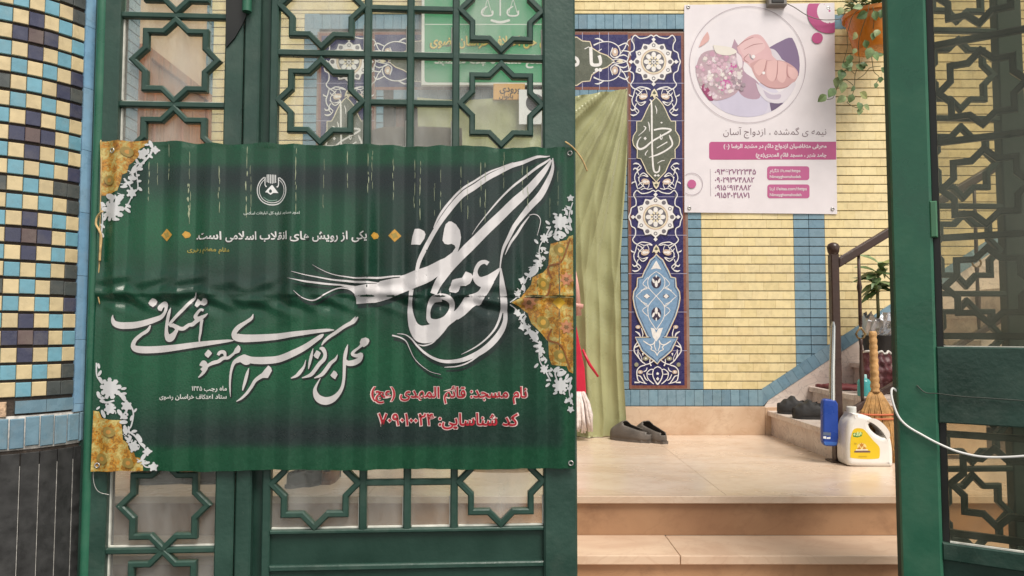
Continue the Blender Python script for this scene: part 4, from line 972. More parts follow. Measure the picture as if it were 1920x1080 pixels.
LINE = [Z5([(112, 378, 8), (108, 430, 46), (130, 490, 76), (200, 525, 98), (300, 528, 102), (420, 520, 98), (560, 490, 90), (680, 448, 80), (770, 410, 66), (820, 360, 50), (845, 300, 48), (840, 240, 56)]),
        Z5([(850, 290, 40), (835, 225, 70), (785, 245, 80), (755, 285, 70), (790, 305, 50)]),
        Z5([(630, 525, 20), (590, 600, 48), (500, 660, 52), (420, 730, 60), (388, 800, 72), (410, 845, 92), (490, 865, 106), (620, 868, 106), (800, 858, 102), (1000, 835, 92), (1200, 805, 84), (1400, 780, 74), (1600, 755, 54), (1720, 742, 38), (1790, 738, 10)]),
        Z5([(915, 278, 10), (895, 350, 46), (870, 450, 52), (852, 560, 50), (856, 650, 72), (885, 705, 110), (930, 690, 110), (975, 640, 70), (1005, 580, 50), (960, 535, 50), (900, 525, 50)]),
        Z5([(1270, 65, 8), (1240, 140, 30), (1190, 185, 46), (1100, 290, 46), (1000, 400, 46), (920, 485, 44), (890, 530, 40)]),
        Z5([(940, 505, 30), (1000, 545, 60), (1050, 570, 60), (1100, 568, 56), (1160, 522, 52), (1210, 512, 62), (1260, 472, 62), (1320, 430, 70), (1400, 390, 40), (1440, 358, 10)]),
        Z5([(1378, 318, 36), (1335, 305, 40), (1285, 350, 46), (1252, 410, 62), (1295, 432, 64)]),
        Z5([(1355, 440, 50), (1340, 520, 46), (1330, 620, 40), (1315, 700, 30), (1312, 768, 20)]),
        Z6([(565, 50, 4), (548, 100, 36), (480, 150, 42), (410, 200, 56), (362, 260, 62), (376, 308, 90), (450, 325, 96), (560, 325, 90), (700, 318, 84), (850, 305, 74), (1050, 275, 62), (1250, 250, 48), (1400, 235, 36), (1480, 232, 10)]),
        Z6([(1362, 280, 14), (1330, 305, 46), (1250, 360, 60), (1150, 425, 70), (1000, 505, 80), (850, 560, 84), (700, 575, 88), (560, 572, 84), (500, 550, 70), (465, 520, 40)]),
        Z6([(480, 520, 40), (420, 560, 66), (358, 600, 44), (325, 690, 30), (312, 800, 25), (312, 900, 18), (318, 985, 4)]), Z6([(430, 560, 60), (485, 605, 44), (530, 600, 26)]),
        Z6([(520, 660, 6), (502, 720, 32), (482, 800, 36), (462, 870, 25), (452, 912, 12)]),
        Z6([(700, 730, 60), (640, 765, 50), (590, 805, 42), (550, 870, 38), (500, 940, 34), (440, 1000, 26), (385, 1035, 8)]),
        Z6([(400, 460, 44), (350, 500, 30), (290, 545, 36), (235, 548, 44), (180, 585, 44), (130, 600, 46), (80, 625, 36), (30, 660, 50), (0, 690, 60)]),
        Z6([(175, 515, 32), (200, 482, 40), (245, 485, 44), (255, 530, 30)]),
        Z6([(0, 640, 70), (20, 600, 60), (45, 615, 50), (50, 660, 44), (10, 720, 36), (-40, 765, 12)]),
        Z6([(1160, 568, 6), (1140, 640, 26), (1100, 700, 42), (1060, 745, 36), (1000, 773, 10)]), Z6([(1245, 440, 6), (1225, 520, 34), (1205, 600, 32), (1190, 672, 10)]),
        Z6([(1318, 440, 20), (1352, 445, 50), (1378, 500, 40), (1365, 560, 46), (1310, 620, 46), (1260, 690, 46), (1210, 740, 42), (1115, 772, 10)]),
        Z6([(1750, 85, 12), (1700, 135, 46), (1600, 192, 42), (1500, 260, 42), (1420, 312, 38), (1370, 360, 30), (1340, 405, 10)]), Z6([(1720, 82, 10), (1690, 115, 18), (1650, 150, 10)]),
        Z6([(1520, 508, 6), (1495, 560, 32), (1440, 605, 42), (1400, 660, 46), (1340, 735, 42), (1258, 772, 12)]),
        Z6([(1800, 395, 44), (1760, 430, 30), (1705, 470, 34), (1685, 505, 40), (1735, 522, 44), (1790, 505, 44), (1765, 565, 62), (1700, 600, 70), (1635, 605, 62), (1600, 570, 40)]),
        Z6([(1635, 393, 6), (1615, 470, 38), (1600, 560, 40), (1595, 680, 36), (1590, 780, 34), (1570, 880, 40), (1520, 960, 56), (1450, 1015, 82), (1370, 1030, 96), (1300, 995, 86), (1268, 930, 56), (1275, 870, 32), (1325, 775, 8)])]
LINEP = [Z5([(660, 145), (695, 158), (715, 190), (700, 235), (665, 270), (625, 245), (605, 215), (625, 175)]), Z5([(1280, 150), (1330, 190), (1370, 145), (1420, 150), (1435, 180), (1425, 220), (1380, 250), (1322, 232), (1280, 275), (1240, 245), (1250, 205)]),
         Z6([(740, 630), (770, 655), (780, 690), (735, 772), (690, 770), (640, 780), (650, 740), (690, 690)]), Z6([(405, 400), (425, 420), (430, 450), (415, 485), (360, 505), (345, 490), (370, 440)]),
         Z6([(75, 450), (100, 470), (115, 495), (75, 545), (40, 520), (32, 500)]), Z6([(1285, 460), (1315, 475), (1332, 492), (1300, 558), (1265, 540), (1250, 518)]), Z6([(1475, 688), (1505, 705), (1520, 735), (1490, 787), (1455, 765), (1435, 742)]),
         Z6([(1790, 330), (1840, 315), (1875, 330), (1884, 355), (1865, 395), (1820, 425), (1780, 400), (1770, 370)])]
A = Art(BS, .0003, .0004)
off = lambda L, dx, dy: [[(p[0] + dx, p[1] + dy, *p[2:]) for p in q] for q in L]
A.shape([f for p in off(BIG, 3, 7) for f in stroke_faces(p, 1.0)] + off(BIGP, 3, 8), (.010, .022, .020))
A.shape([f for p in off(LINE, 1, 2) for f in stroke_faces(p, 1.6)] + [grow(p, 1.6) for p in off(LINEP, 1, 2)], BSH)
A.shape([f for p in BIG for f in stroke_faces(p, 1.0)] + [grow(p, 1.0) for p in BIGP], BSH)
A.build('letter_shadow', M['bannerart'], bo)
A = Art(BS, .0003, .0016)
A.shape([f for p in BIG for f in stroke_faces(p)] + BIGP, BW)
A.shape([f for p in LINE for f in stroke_faces([(q[0], q[1], q[2] * .92) for q in p])] + LINEP, (.54, .52, .515))
A.build('calligraphy', M['bannerart'], bo)
# thin broken pale streaks down the upper part of the banner
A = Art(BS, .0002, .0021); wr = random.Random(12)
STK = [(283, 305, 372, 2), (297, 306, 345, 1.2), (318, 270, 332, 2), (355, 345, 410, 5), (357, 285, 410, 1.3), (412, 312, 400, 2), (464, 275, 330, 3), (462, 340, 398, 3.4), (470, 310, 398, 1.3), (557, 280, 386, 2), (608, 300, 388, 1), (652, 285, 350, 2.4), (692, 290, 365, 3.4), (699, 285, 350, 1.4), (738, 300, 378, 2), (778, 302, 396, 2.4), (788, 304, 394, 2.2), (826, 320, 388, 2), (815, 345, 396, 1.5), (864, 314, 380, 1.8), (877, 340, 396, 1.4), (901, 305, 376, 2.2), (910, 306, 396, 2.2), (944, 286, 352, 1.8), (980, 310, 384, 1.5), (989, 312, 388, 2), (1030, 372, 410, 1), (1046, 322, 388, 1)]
fc = []
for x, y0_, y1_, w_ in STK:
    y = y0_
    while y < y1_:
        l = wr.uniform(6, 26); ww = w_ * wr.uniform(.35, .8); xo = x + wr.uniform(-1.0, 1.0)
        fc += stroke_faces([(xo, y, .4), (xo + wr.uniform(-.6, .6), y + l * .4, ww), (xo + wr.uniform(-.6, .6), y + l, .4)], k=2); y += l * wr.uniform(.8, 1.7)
A.shape(fc, (.30, .34, .22)); A.build('pale_streak', M['bannerart'], bo)
# printed lines of text
A = Art(BS, .0003, .0006)
GOLDC = (.50, .27, .04)
A.text('یکی از رویش های انقلاب اسلامی است.', 368, 691, 449.5, (.006, .014, .012), .055, 1.0); A.text('یکی از رویش های انقلاب اسلامی است.', 369, 690, 449, (.62, .62, .61), .022, 1.0)
A.text('مقام معظم رهبری', 353, 430, 472, (.32, .27, .06), .02)
A.text('امور مساجد اداره کل تبلیغات اسلامی', 458, 563, 402, (.52, .58, .54), .02)
A.text('ماه رجب ۱۴۴۵', 361, 426, 732, (.60, .60, .58), .02); A.text('ستاد اعتکاف خراسان رضوی', 301, 426, 747, (.60, .60, .58), .02)
A.build('small_text', M['bannerart'], bo)
A = Art(BS, .0003, .0006)
for s, x0, x1, y in (('نام مسجد: قائم المهدی (عج)', 697, 987, 745), ('کد شناسایی: ۷۰۹۰۱۰۰۲۴', 710, 970, 797)):
    A.text(s, x0 - 1.0, x1 + 1.0, y + .3, (.70, .52, .50), .062, 1.05); A.text(s, x0, x1, y, (.36, .012, .025), .020, 1.05)
A.build('red_text', M['bannerart'], bo)
# emblem: double ring with comb-like minaret bars and a bird-like motif
A = Art(BS, .0003, .0008)
ex, ey = 510, 357
A.shape(ring_faces(ex, ey, 27.6, 2.0, 40) + ring_faces(ex, ey, 23.6, 1.4, 40), (.62, .63, .62))
A.poly([(ex - 14, ey - 30), (ex + 14, ey - 30), (ex + 13, ey - 18), (ex - 13, ey - 18)], bcol(510, 330))
A.shape([q for x in (-8, -5, -2, 1, 4, 7) for q in stroke_faces([(ex + x, ey - 29, 1.5), (ex + x, ey - 12 - abs(x) * .3, 1.5)])] + [q for g in (-1, 1) for q in stroke_faces([(ex + g * 12, ey - 24, 1.8), (ex + g * 12, ey - 10, 1.8), (ex + g * 9, ey - 6, 2.6)])], (.66, .67, .66))
A.shape([[(ex - 12, ey + 4), (ex - 3, ey - 6), (ex + 1, ey - 10), (ex + 12, ey + 5), (ex + 3, ey + 5), (ex - 2, ey + 9), (ex - 7, ey + 5)]], (.70, .71, .70)); A.poly(disc(ex - 2, ey + 2, 2.6, 10, 3.4), bcol(510, 357))
A.strokes([[(ex - 15, ey + 13, 1), (ex - 4, ey + 20, 1.6), (ex + 10, ey + 18, 1)]], (.20, .32, .26))
A.build('emblem', M['bannerart'], bo)
# gold corner pieces, white blossoms and small gold finials
ZL, ZB, ZR_ = Z(170, 250, 5.4), Z(160, 680, 5.14), Z(930, 360, 2.456)
for _gp in ([ZL([(106, 90), (190, 80), (600, 80), (575, 130), (500, 165), (500, 230), (430, 290), (385, 320), (370, 400), (335, 425), (325, 500), (300, 590), (200, 625), (118, 635)]),
         ZB([(92, 460), (140, 470), (170, 530), (260, 545), (350, 552), (362, 640), (370, 740), (420, 770), (430, 830), (490, 862), (500, 900), (550, 910), (575, 985), (575, 1035), (66, 1045)]),
         ZR_([(353, 200), (335, 205), (325, 222), (250, 240), (243, 290), (240, 345), (215, 372), (165, 395), (158, 430), (120, 478), (105, 492), (66, 510), (105, 528), (120, 540), (145, 560), (160, 605), (210, 655), (240, 690), (243, 760), (255, 795), (325, 802), (333, 825), (353, 835)])]):
    A = Art(BS, .0003, .0006); A.shape([_gp], (1, 1, 1)); A.build('gold_ornament', M['gold'], bo)
A = Art(BS, .0003, .0012)
for f in (ZR_,):
    A.shape([f(disc(a, b, 34, 12, 26, .6)) for a, b in ((295, 270), (215, 425), (215, 600), (295, 755))], (.24, .18, .04)); A.shape([f(disc(a, b, 14, 8)) for a, b in ((295, 270), (215, 425), (215, 600), (295, 755))], (.50, .30, .06))
    A.shape([f(star(a, b, 34, 22, 7)) for a, b in ((322, 402), (322, 622), (150, 510))], (.46, .20, .10)); A.shape([f(star(a, b, 14, 9, 7)) for a, b in ((322, 402), (322, 622), (150, 510))], (.18, .10, .04)); A.shape([f([(258, 510), (288, 480), (318, 510), (288, 540)])], (.55, .33, .03))
    A.strokes([f([(250, 420, 8), (238, 470, 8), (200, 495, 6)]), f([(340, 215, 7), (300, 320, 7), (240, 345, 9), (255, 400, 7)]), f([(340, 815, 7), (300, 710, 7), (240, 680, 9), (255, 630, 7)])], (.22, .08, .02))
    A.strokes([f([(130, 482, 4), (352, 486, 4)])], (.66, .58, .30))
for f, c in ((ZL, ((380, 190), (200, 480))), (ZB, ((250, 660), (180, 920), (430, 960)))):
    A.shape([f(disc(a, b, 62, 14, 48, .4)) for a, b in c], (.26, .19, .05)); A.shape([f(disc(a, b, 26, 8, 22)) for a, b in c], (.45, .22, .05))
A.build('brocade_detail', M['bannerart'], bo)
for x, y, k, g in ((314, 441, 1.0, 0), (352, 441, .75, 1), (704, 443, .75, 1), (741, 443, 1.0, 0)):
    A = Art(BS, .0003, .0014); A.poly(star(x, y, 12 * k, 8.5 * k, 4) if g == 0 else [(x - 9 * k, y), (x - 2, y - 9 * k), (x + 6 * k, y - 6 * k), (x + 9 * k, y), (x + 6 * k, y + 6 * k), (x - 2, y + 9 * k)], GOLDC)
    A.poly(star(x, y, 7 * k, 4 * k, 4, .4), (.30, .22, .05) if g == 0 else (.55, .30, .05)); A.build('gold_finial', M['bannerart'], bo)

def blossom(f, x, y, r, n=8, rot=0):
    r *= 1.08; return [f(star(x, y, r, r * .78, n, rot))] + [f(disc(x + r * .92 * math.sin(rot + 2 * math.pi * i / n), y - r * .92 * math.cos(rot + 2 * math.pi * i / n), r * .26, 6)) for i in range(n)]
def leafs(f, L): return [f(disc(x, y, l * 1.12, 10, l * .52, R(a))) for x, y, l, a in L]
FL = []
FL += blossom(ZL, 240, 785, 92, 9) + blossom(ZL, 420, 605, 46, 6) + blossom(ZL, 540, 215, 48, 5, .3) + blossom(ZL, 665, 175, 34, 4)
FL += leafs(ZL, [(510, 365, 36, 10), (430, 455, 44, 10), (405, 498, 30, 0), (515, 570, 30, 35), (380, 780, 32, 40), (385, 735, 28, 30), (280, 878, 34, 5), (490, 430, 22, 0), (505, 490, 26, 0), (440, 370, 48, -60), (480, 290, 30, 60), (350, 545, 26, -20), (150, 860, 28, -60), (130, 940, 24, 50), (125, 1030, 26, 70), (135, 720, 24, 60), (310, 680, 44, -60), (220, 650, 60, 20), (620, 240, 26, 40), (625, 120, 36, 70), (585, 125, 24, 0)])
FL += [q for p in ([(610, 80, 8), (640, 150, 18), (610, 240, 20), (540, 310, 26), (470, 370, 16), (480, 440, 14), (490, 560, 14), (440, 610, 14), (400, 680, 14), (360, 760, 16)], [(350, 460, 14), (400, 540, 14), (420, 600, 12)], [(120, 700, 12), (130, 850, 12), (120, 1000, 12)], [(300, 700, 18), (340, 650, 20), (290, 660, 12)]) for q in stroke_faces(ZL(p))]
_fl = lambda L: [A for A in [Art(BS, .0003, .0024)] if A.shape(L, (.53, .54, .55)) or A.build('floral_ornament', M['bannerart'], bo)]
_vr = random.Random(9)
def _fill(f, path, n, k, sp):
    out = []
    for _ in range(n):
        i = _vr.uniform(0, len(path) - 1.001); a, b = path[int(i)], path[int(i) + 1]; q = i - int(i); x = a[0] + (b[0] - a[0]) * q + _vr.uniform(-sp, sp); y = a[1] + (b[1] - a[1]) * q + _vr.uniform(-sp, sp); an = _vr.uniform(0, 180)
        out += leafs(f, [(x, y, k * _vr.uniform(.7, 1.3), an)]); l = k * 1.6; x2, y2 = x + math.cos(R(an + 60)) * l, y + math.sin(R(an + 60)) * l
        out += stroke_faces(f([(x, y, k * .35), ((x + x2) / 2 + k * .5, (y + y2) / 2, k * .35), (x2, y2, k * .3)]), k=3)
    return out
FL += _fill(ZL, [(590, 150), (500, 330), (400, 440), (380, 640), (160, 720)], 26, 22, 34)
_fl(FL); FL = []
FL += _fill(ZB, [(140, 330), (300, 430), (420, 520), (420, 700), (520, 800), (600, 950)], 26, 21, 34)
FL += blossom(ZB, 255, 245, 84, 9) + blossom(ZB, 255, 440, 48, 6, .3) + blossom(ZB, 408, 415, 46, 6) + blossom(ZB, 485, 800, 50, 4, .4) + blossom(ZB, 615, 850, 34, 4) + blossom(ZB, 668, 1000, 38, 5)
FL += leafs(ZB, [(150, 100, 28, -60), (160, 170, 36, 60), (140, 310, 34, 70), (180, 370, 30, 10), (380, 248, 26, -10), (385, 295, 24, 0), (375, 330, 44, 60), (500, 455, 22, -50), (385, 525, 34, 10), (380, 570, 38, 0), (460, 530, 26, -70), (490, 655, 28, -10), (400, 640, 40, 70), (440, 735, 36, -60), (345, 480, 34, 60), (190, 490, 40, 60), (540, 720, 44, 60), (575, 785, 26, 40), (580, 900, 34, -60), (135, 435, 20, -40), (140, 30, 24, 80)])
FL += [q for p in ([(120, 0, 14), (125, 130, 12), (180, 200, 16)], [(330, 290, 22), (380, 350, 20), (440, 400, 18), (480, 480, 16), (460, 600, 16), (430, 650, 16), (500, 700, 18), (550, 770, 14), (600, 840, 12), (570, 940, 10), (600, 995, 12), (660, 1000, 12)], [(400, 470, 16), (350, 540, 14)], [(160, 370, 14), (230, 380, 20), (300, 360, 16)]) for q in stroke_faces(ZB(p))]
_fl(FL); FL = []
for m_ in (lambda y: y, lambda y: 1030 - y):
    fz = lambda pts, m_=m_: ZR_([(p[0], m_(p[1]), *p[2:]) for p in pts])
    FL += blossom(fz, 295, 140, 30, 8) + blossom(fz, 220, 214, 17, 6) + blossom(fz, 120, 408, 15, 4, .3) + blossom(fz, 96, 474, 14, 5) + blossom(fz, 342, 30, 13, 5)
    FL += leafs(fz, [(270, 105, 10, 20), (237, 142, 12, 40), (240, 165, 10, 10), (182, 232, 12, 50), (215, 262, 14, 0), (190, 300, 12, 20), (182, 322, 13, 10), (172, 370, 26, -50), (142, 382, 13, 30), (275, 215, 16, 40), (300, 195, 22, 20), (325, 180, 14, 60), (340, 130, 14, 70), (335, 165, 16, 40), (333, 75, 10, 60), (347, 95, 10, 90), (205, 310, 12, 0), (250, 190, 12, -50), (126, 440, 12, 60)])
    FL += _fill(fz, [(335, 60), (300, 185), (225, 225), (215, 300), (180, 350), (130, 430), (100, 490)], 34, 10, 15)
    FL += [q for p in ([(352, 50, 5), (336, 110, 5), (345, 180, 6)], [(250, 160, 6), (225, 210, 7), (200, 250, 5), (195, 290, 5), (200, 330, 6), (170, 350, 6), (140, 400, 6), (118, 440, 4), (100, 480, 4), (62, 510, 5)], [(280, 160, 5), (270, 200, 7), (300, 215, 6), (320, 195, 5)], [(220, 214, 5), (240, 235, 5)]) for q in stroke_faces(fz(p))]

_fl(FL)
# eyelets, and the cords that tie the banner
for x, y in ((212, 283), (1068, 288), (1070, 868), (184, 872)):
    p = BS.px(x, y, .001); mb = MB(); s, z = G.at(x, y, BTX)
    mb.add([BS.pos(s + r * math.cos(a), z + r * math.sin(a), d) for r, d in ((.009, .001), (.008, .0035), (.0055, .0035), (.005, .001)) for a in [2 * math.pi * k / 16 for k in range(16)]], [(i * 16 + k, i * 16 + (k + 1) % 16, (i + 1) * 16 + (k + 1) % 16, (i + 1) * 16 + k) for i in range(3) for k in range(16)])
    mb.build('eyelet', M['eyelet'], bn, smooth=True)
def cord(name, pts, r, m, label, cat='cord', t=.05, pl=G, group=None, seg=6, ends=None):
    P3 = [pl.P(*((lambda a: (a[0], q[2] if len(q) > 2 else t, a[1]))(pl.at(q[0], q[1], q[2] if len(q) > 2 else t)))) for q in smooth_path([(*p, t) if len(p) == 2 else p for p in pts], 5)]
    mb = MB(); mb.tube(P3, r, seg); o = mb.build(name, m, None, smooth=True)
    L_ = Vector(P3[0]); o.data.transform(__import__('mathutils').Matrix.Translation(-L_)); o.location = L_
    return tag(o, label, cat, group)
cord('cord', [(192, 396, .06), (183, 406), (180, 420), (186, 432), (190, 445), (188, 470), (187, 490)], .0036, M['cord'], 'thick frayed straw cord knotted at the left edge of banner', t=.045)
cord('cord', [(189, 262, .02), (190, 300), (188, 400), (186, 500), (181, 535), (187, 570)], .0018, M['cord'], 'thin yellow string running down the left edge of banner', t=.040)
cord('cord', [(1060, 266, .03), (1070, 273, .05), (1080, 283, .04), (1092, 300, .035), (1101, 321, .03)], .0028, M['cord'], 'straw cord tied at the top right corner of banner', t=.045)
cord('wire', [(186, 876, .04), (176, 880), (176, 905), (185, 922, .03), (206, 928, .02)], .0012, M['eyelet'], 'thin wire tie curling below the bottom left banner corner', 'wire', t=.03)

# torn cardboard behind the glass
mb = MB(); q = [sz(x, y, -.03) for x, y in ((695, 244), (720, 238), (790, 237), (866, 240), (868, 330), (690, 330))]; mb.prism(G, q, -.034, -.030)
o = mb.build('cardboard_sheet', M['card'], None); tag(o, 'brown cardboard strip wedged behind the glass just above the banner', 'cardboard')

# cable and wire on the opened leaf
cord('cable', [(1690, 742, .006), (1674, 728, .012), (1672, 745), (1683, 778), (1700, 798), (1728, 815), (1760, 832), (1800, 848), (1850, 857), (1920, 855), (1990, 846)], .0036, M['whitecable'], 'white electric cable drooping across the opened green leaf', 'cable', t=.024, pl=RL, seg=8)
cord('wire', [(1719, 722, .02), (1735, 736), (1760, 738), (1800, 743), (1860, 747), (1930, 752)], .0016, M['wire'], 'thin dark wire along the middle rail of the opened leaf', 'wire', t=.022, pl=RL)

# ================================================================ POSTER ON THE BACK WALL
po = thing('poster', 'white marriage poster with photo of joined hands, pinned to the brick wall', 'poster', (W.s(1425, 200), 5.085, W.z(1425, 200)))
def pfold(s, z): return .003 + .0022 * math.sin(s * 9 + z * 2) + .0016 * math.sin(z * 7 + s * 3) + .006 * max(0, (s - W.s(1545, 300)) / .08) ** 2 * .6
PS = Sheet(W, .016, pfold, .03, [1.2 + .035 * k for k in range(52)])
PC = [(1283, 9), (1563, 6), (1569.5, 401.5), (1283, 398.5)]
def ppx(u, v): return tuple((PC[0][i] * (1 - u) + PC[1][i] * u) * (1 - v) + (PC[3][i] * (1 - u) + PC[2][i] * u) * v for i in (0, 1))
mb = MB(); mb.grid(lambda u, v: PS.px(*ppx(u, v)), 110, 90, colfn=lambda u, v: (.76, .715, .745))
posh = mb.build('printed_sheet', M['print'], po, smooth=True, recalc=False)
ZP = Z(1270, 0, 4.5); PK = (.47, .085, .23); PK2 = (.50, .11, .27)
A = Art(PS, .00007, .0008)
cx, cy, pr = 1401.5, 122, 98
def inside(poly, r=pr):          # clip an outline to the round picture (Sutherland-Hodgman against a 40-gon)
    c = disc(cx, cy, r, 44); out = poly
    for i in range(44):
        a, b = c[i], c[(i + 1) % 44]; inp = out; out = []
        side = lambda p: (b[0] - a[0]) * (p[1] - a[1]) - (b[1] - a[1]) * (p[0] - a[0])
        for k in range(len(inp)):
            p, q = inp[k - 1], inp[k]; sp, sq = side(p), side(q)
            if (sp >= 0) != (sq >= 0): t = sp / (sp - sq); out.append((p[0] + (q[0] - p[0]) * t, p[1] + (q[1] - p[1]) * t))
            if sq >= 0: out.append(q)
        if not out: return None
    return out
def pp(pts, col):
    q = inside(ZP([tuple(p[:2]) for p in smooth_path(list(pts) + [pts[0]], 4)[:-1]]))
    if q and len(q) > 2: A.poly(q, col)
A.poly(disc(cx, cy, pr, 48), (.75, .71, .745))
pp([(150, 600), (330, 780), (700, 700), (900, 850), (800, 1100), (300, 1000)], (.60, .57, .68)); pp([(330, 820), (680, 700), (760, 860), (700, 980), (420, 980)], (.56, .53, .66))
pp([(480, 330), (560, 480), (560, 600), (680, 700), (690, 830), (560, 820), (480, 700), (440, 500)], (.42, .28, .36))
pp([(770, 405), (860, 355), (965, 320), (1050, 420), (1060, 600), (1010, 640), (960, 560), (880, 500), (830, 470)], (.20, .14, .25)); pp([(775, 870), (895, 872), (860, 930), (800, 960)], (.13, .09, .17))
pp([(780, 410), (830, 430), (890, 520), (850, 520), (800, 460)], (.62, .58, .64))
pp([(500, 400), (600, 310), (700, 300), (780, 410), (800, 470), (840, 520), (740, 520), (640, 580), (590, 540), (540, 500)], (.66, .42, .44)); pp([(520, 390), (610, 330), (690, 330), (740, 400), (640, 470), (560, 470)], (.70, .48, .49))
pp([(610, 540), (700, 500), (770, 510), (860, 510), (930, 530), (1000, 580), (1020, 630), (990, 690), (930, 730), (860, 745), (780, 740), (700, 700), (650, 640)], (.56, .33, .33)); 
for q in ([(640, 560), (700, 505), (750, 515), (730, 590), (690, 640), (655, 610)], [(760, 520), (840, 515), (840, 620), (800, 690), (750, 640)], [(850, 515), (920, 540), (920, 640), (890, 700), (840, 660)], [(930, 560), (990, 580), (1015, 630), (985, 670), (940, 640)]): pp(q, (.68, .44, .43))
A.strokes([ZP([(750, 515, 5), (735, 590, 9), (700, 640, 4)]), ZP([(845, 515, 5), (840, 620, 9), (825, 680, 4)]), ZP([(925, 545, 5), (925, 630, 10), (950, 660, 6)]), ZP([(700, 700, 4), (780, 742, 8), (900, 742, 7), (990, 690, 4)]), ZP([(500, 400, 4), (560, 350, 6), (640, 315, 4)]), ZP([(560, 420, 3), (640, 380, 6), (720, 370, 3)]), ZP([(600, 455, 4), (560, 500, 8), (600, 530, 4)])], (.40, .20, .20))
A.strokes([ZP([(610, 460, 8), (618, 490, 10), (640, 505, 8)])], (.30, .28, .30)); A.shape([ZP(disc(640, 480, 16, 8)), ZP(disc(726, 618, 13, 8)), ZP(disc(795, 797, 11, 8)), ZP(disc(848, 790, 11, 8))], (.78, .77, .78))
pp([(660, 700), (780, 780), (880, 770), (990, 690), (980, 790), (880, 870), (760, 860), (690, 790)], (.66, .62, .68)); pp([(720, 760), (790, 800), (870, 800), (850, 840), (760, 830)], (.50, .44, .54))
prng = random.Random(5)
pp([(150, 600), (200, 460), (330, 420), (520, 450), (550, 560), (540, 700), (480, 800), (330, 850), (230, 800), (170, 720)], (.46, .33, .38))
pp([(415, 620), (440, 540), (490, 540), (500, 580), (470, 620)], (.50, .11, .33)); pp([(335, 700), (400, 670), (450, 700), (400, 760), (350, 760)], (.55, .13, .36)); pp([(185, 710), (240, 720), (290, 800), (300, 850), (240, 830)], (.30, .05, .14))
def ps(lst, col):
    q = [inside(ZP(p)) for p in lst]; q = [p for p in q if p and len(p) > 2]
    if q: A.shape(q, col)
for c in ((.46, .40, .40), (.56, .42, .48), (.38, .32, .34), (.62, .42, .50), (.66, .54, .58), (.52, .30, .40), (.70, .63, .65), (.60, .48, .55), (.70, .64, .62)):
    big = []; hi = []
    for _ in range(15):
        a, rr_ = prng.uniform(0, 6.28), prng.uniform(0, 1) ** .5; x, y = 350 + math.cos(a) * rr_ * 195, 625 + math.sin(a) * rr_ * 200; r1 = prng.uniform(9, 27)
        big.append(star(x, y, r1, r1 * prng.uniform(.6, .9), prng.choice([4, 5, 6]), prng.uniform(0, 2)))
        if prng.random() < .5: hi.append(disc(x, y, r1 * .35, 7))
    ps(big, c); ps(hi, [min(.8, q * 1.2) for q in c])
HY = ((270, 530, 26), (310, 560, 28), (350, 540, 24), (300, 600, 26), (345, 610, 24), (380, 570, 22), (330, 500, 22), (375, 515, 20))
ps([star(x, y, r1, r1 * .7, 5, x) for x, y, r1 in HY], (.58, .38, .47)); ps([star(x, y - 2, r1 * .6, r1 * .4, 5, y) for x, y, r1 in HY], (.66, .48, .56)); ps([disc(x, y, r1 * .16, 6) for x, y, r1 in HY], (.36, .26, .30))
pp([(490, 440), (540, 490), (545, 570), (510, 560), (500, 500)], (.74, .66, .70)); pp([(180, 400), (240, 265), (270, 330), (220, 380)], (.66, .40, .38)); pp([(300, 380), (440, 400), (500, 440), (430, 470), (330, 450)], (.74, .70, .64)); ps([star(x, y, 22, 15, 5, x) for x, y in ((480, 700), (520, 690), (555, 720), (500, 740), (540, 755), (470, 660))], (.33, .26, .30)); ps([star(x, y, 13, 8, 5, x) for x, y in ((420, 700), (440, 580), (470, 600), (370, 720), (400, 740), (430, 660), (230, 760), (260, 790))], (.60, .30, .44))
A.shape(ring_faces(cx, cy, 109, .9, 64), (.42, .36, .40))
def pclip(poly):
    return [(min(max(a, 1283.5), 1563 + (b - 6) * .0164), max(b, 7.5)) for a, b in poly]
A.poly(pclip(disc(1554, 22, 41.5, 40)), PK); A.poly(pclip(disc(1554, 22, 23, 32)), (.76, .715, .745)); A.poly(disc(1531.8, 72, 10.3, 24), PK)
A.shape([q for q in ring_faces(1296.5, 345.5, 20.5, 1.0, 40) if min(p[0] for p in q) > 1283.5], (.42, .36, .40)); A.poly(disc(1296.5, 345.5, 8.2, 24), PK2)
A.build('picture', M['print'], posh)
A = Art(PS, .00007, .0008)
def rrect(x0, x1, y0, y1, r, sq=False):
    o = []
    for cx_, cy_, a0 in ((x1 - r, y0 + r, -90), (x1 - r, y1 - r, 0), (x0 + r, y1 - r, 90), (x0 + r, y0 + r, 180)):
        if sq and cx_ == x1 - r: o += [(x1, y0 if a0 == -90 else y1)]; continue
        for k in range(5): t = R(a0 + k * 22.5); o.append((cx_ + r * math.cos(t), cy_ + r * math.sin(t)))
    return o
A.poly(rrect(1329.5, 1567, 266, 299.5, 5, True), PK); A.poly(rrect(1438, 1517, 312, 338, 5), PK2); A.poly(rrect(1438.5, 1517.5, 346, 372, 5), PK2); A.poly([(1331.2, 317), (1332, 317), (1332.4, 368), (1331.6, 368)], (.4, .34, .38))
A.text('نیمه ی گمشده ، ازدواج آسان', 1356, 1549, 253, (.17, .11, .13), -.004, 1.0)
A.text('معرفی متقاضیان ازدواج دائم در مشهد الرضا (ع)', 1357, 1549, 277.5, (.76, .70, .73), .03, 1.0)
A.text('جامد شهر ، مسجد قائم المهدی(عج)', 1417, 1549, 294, (.76, .70, .73), .03, 1.0)
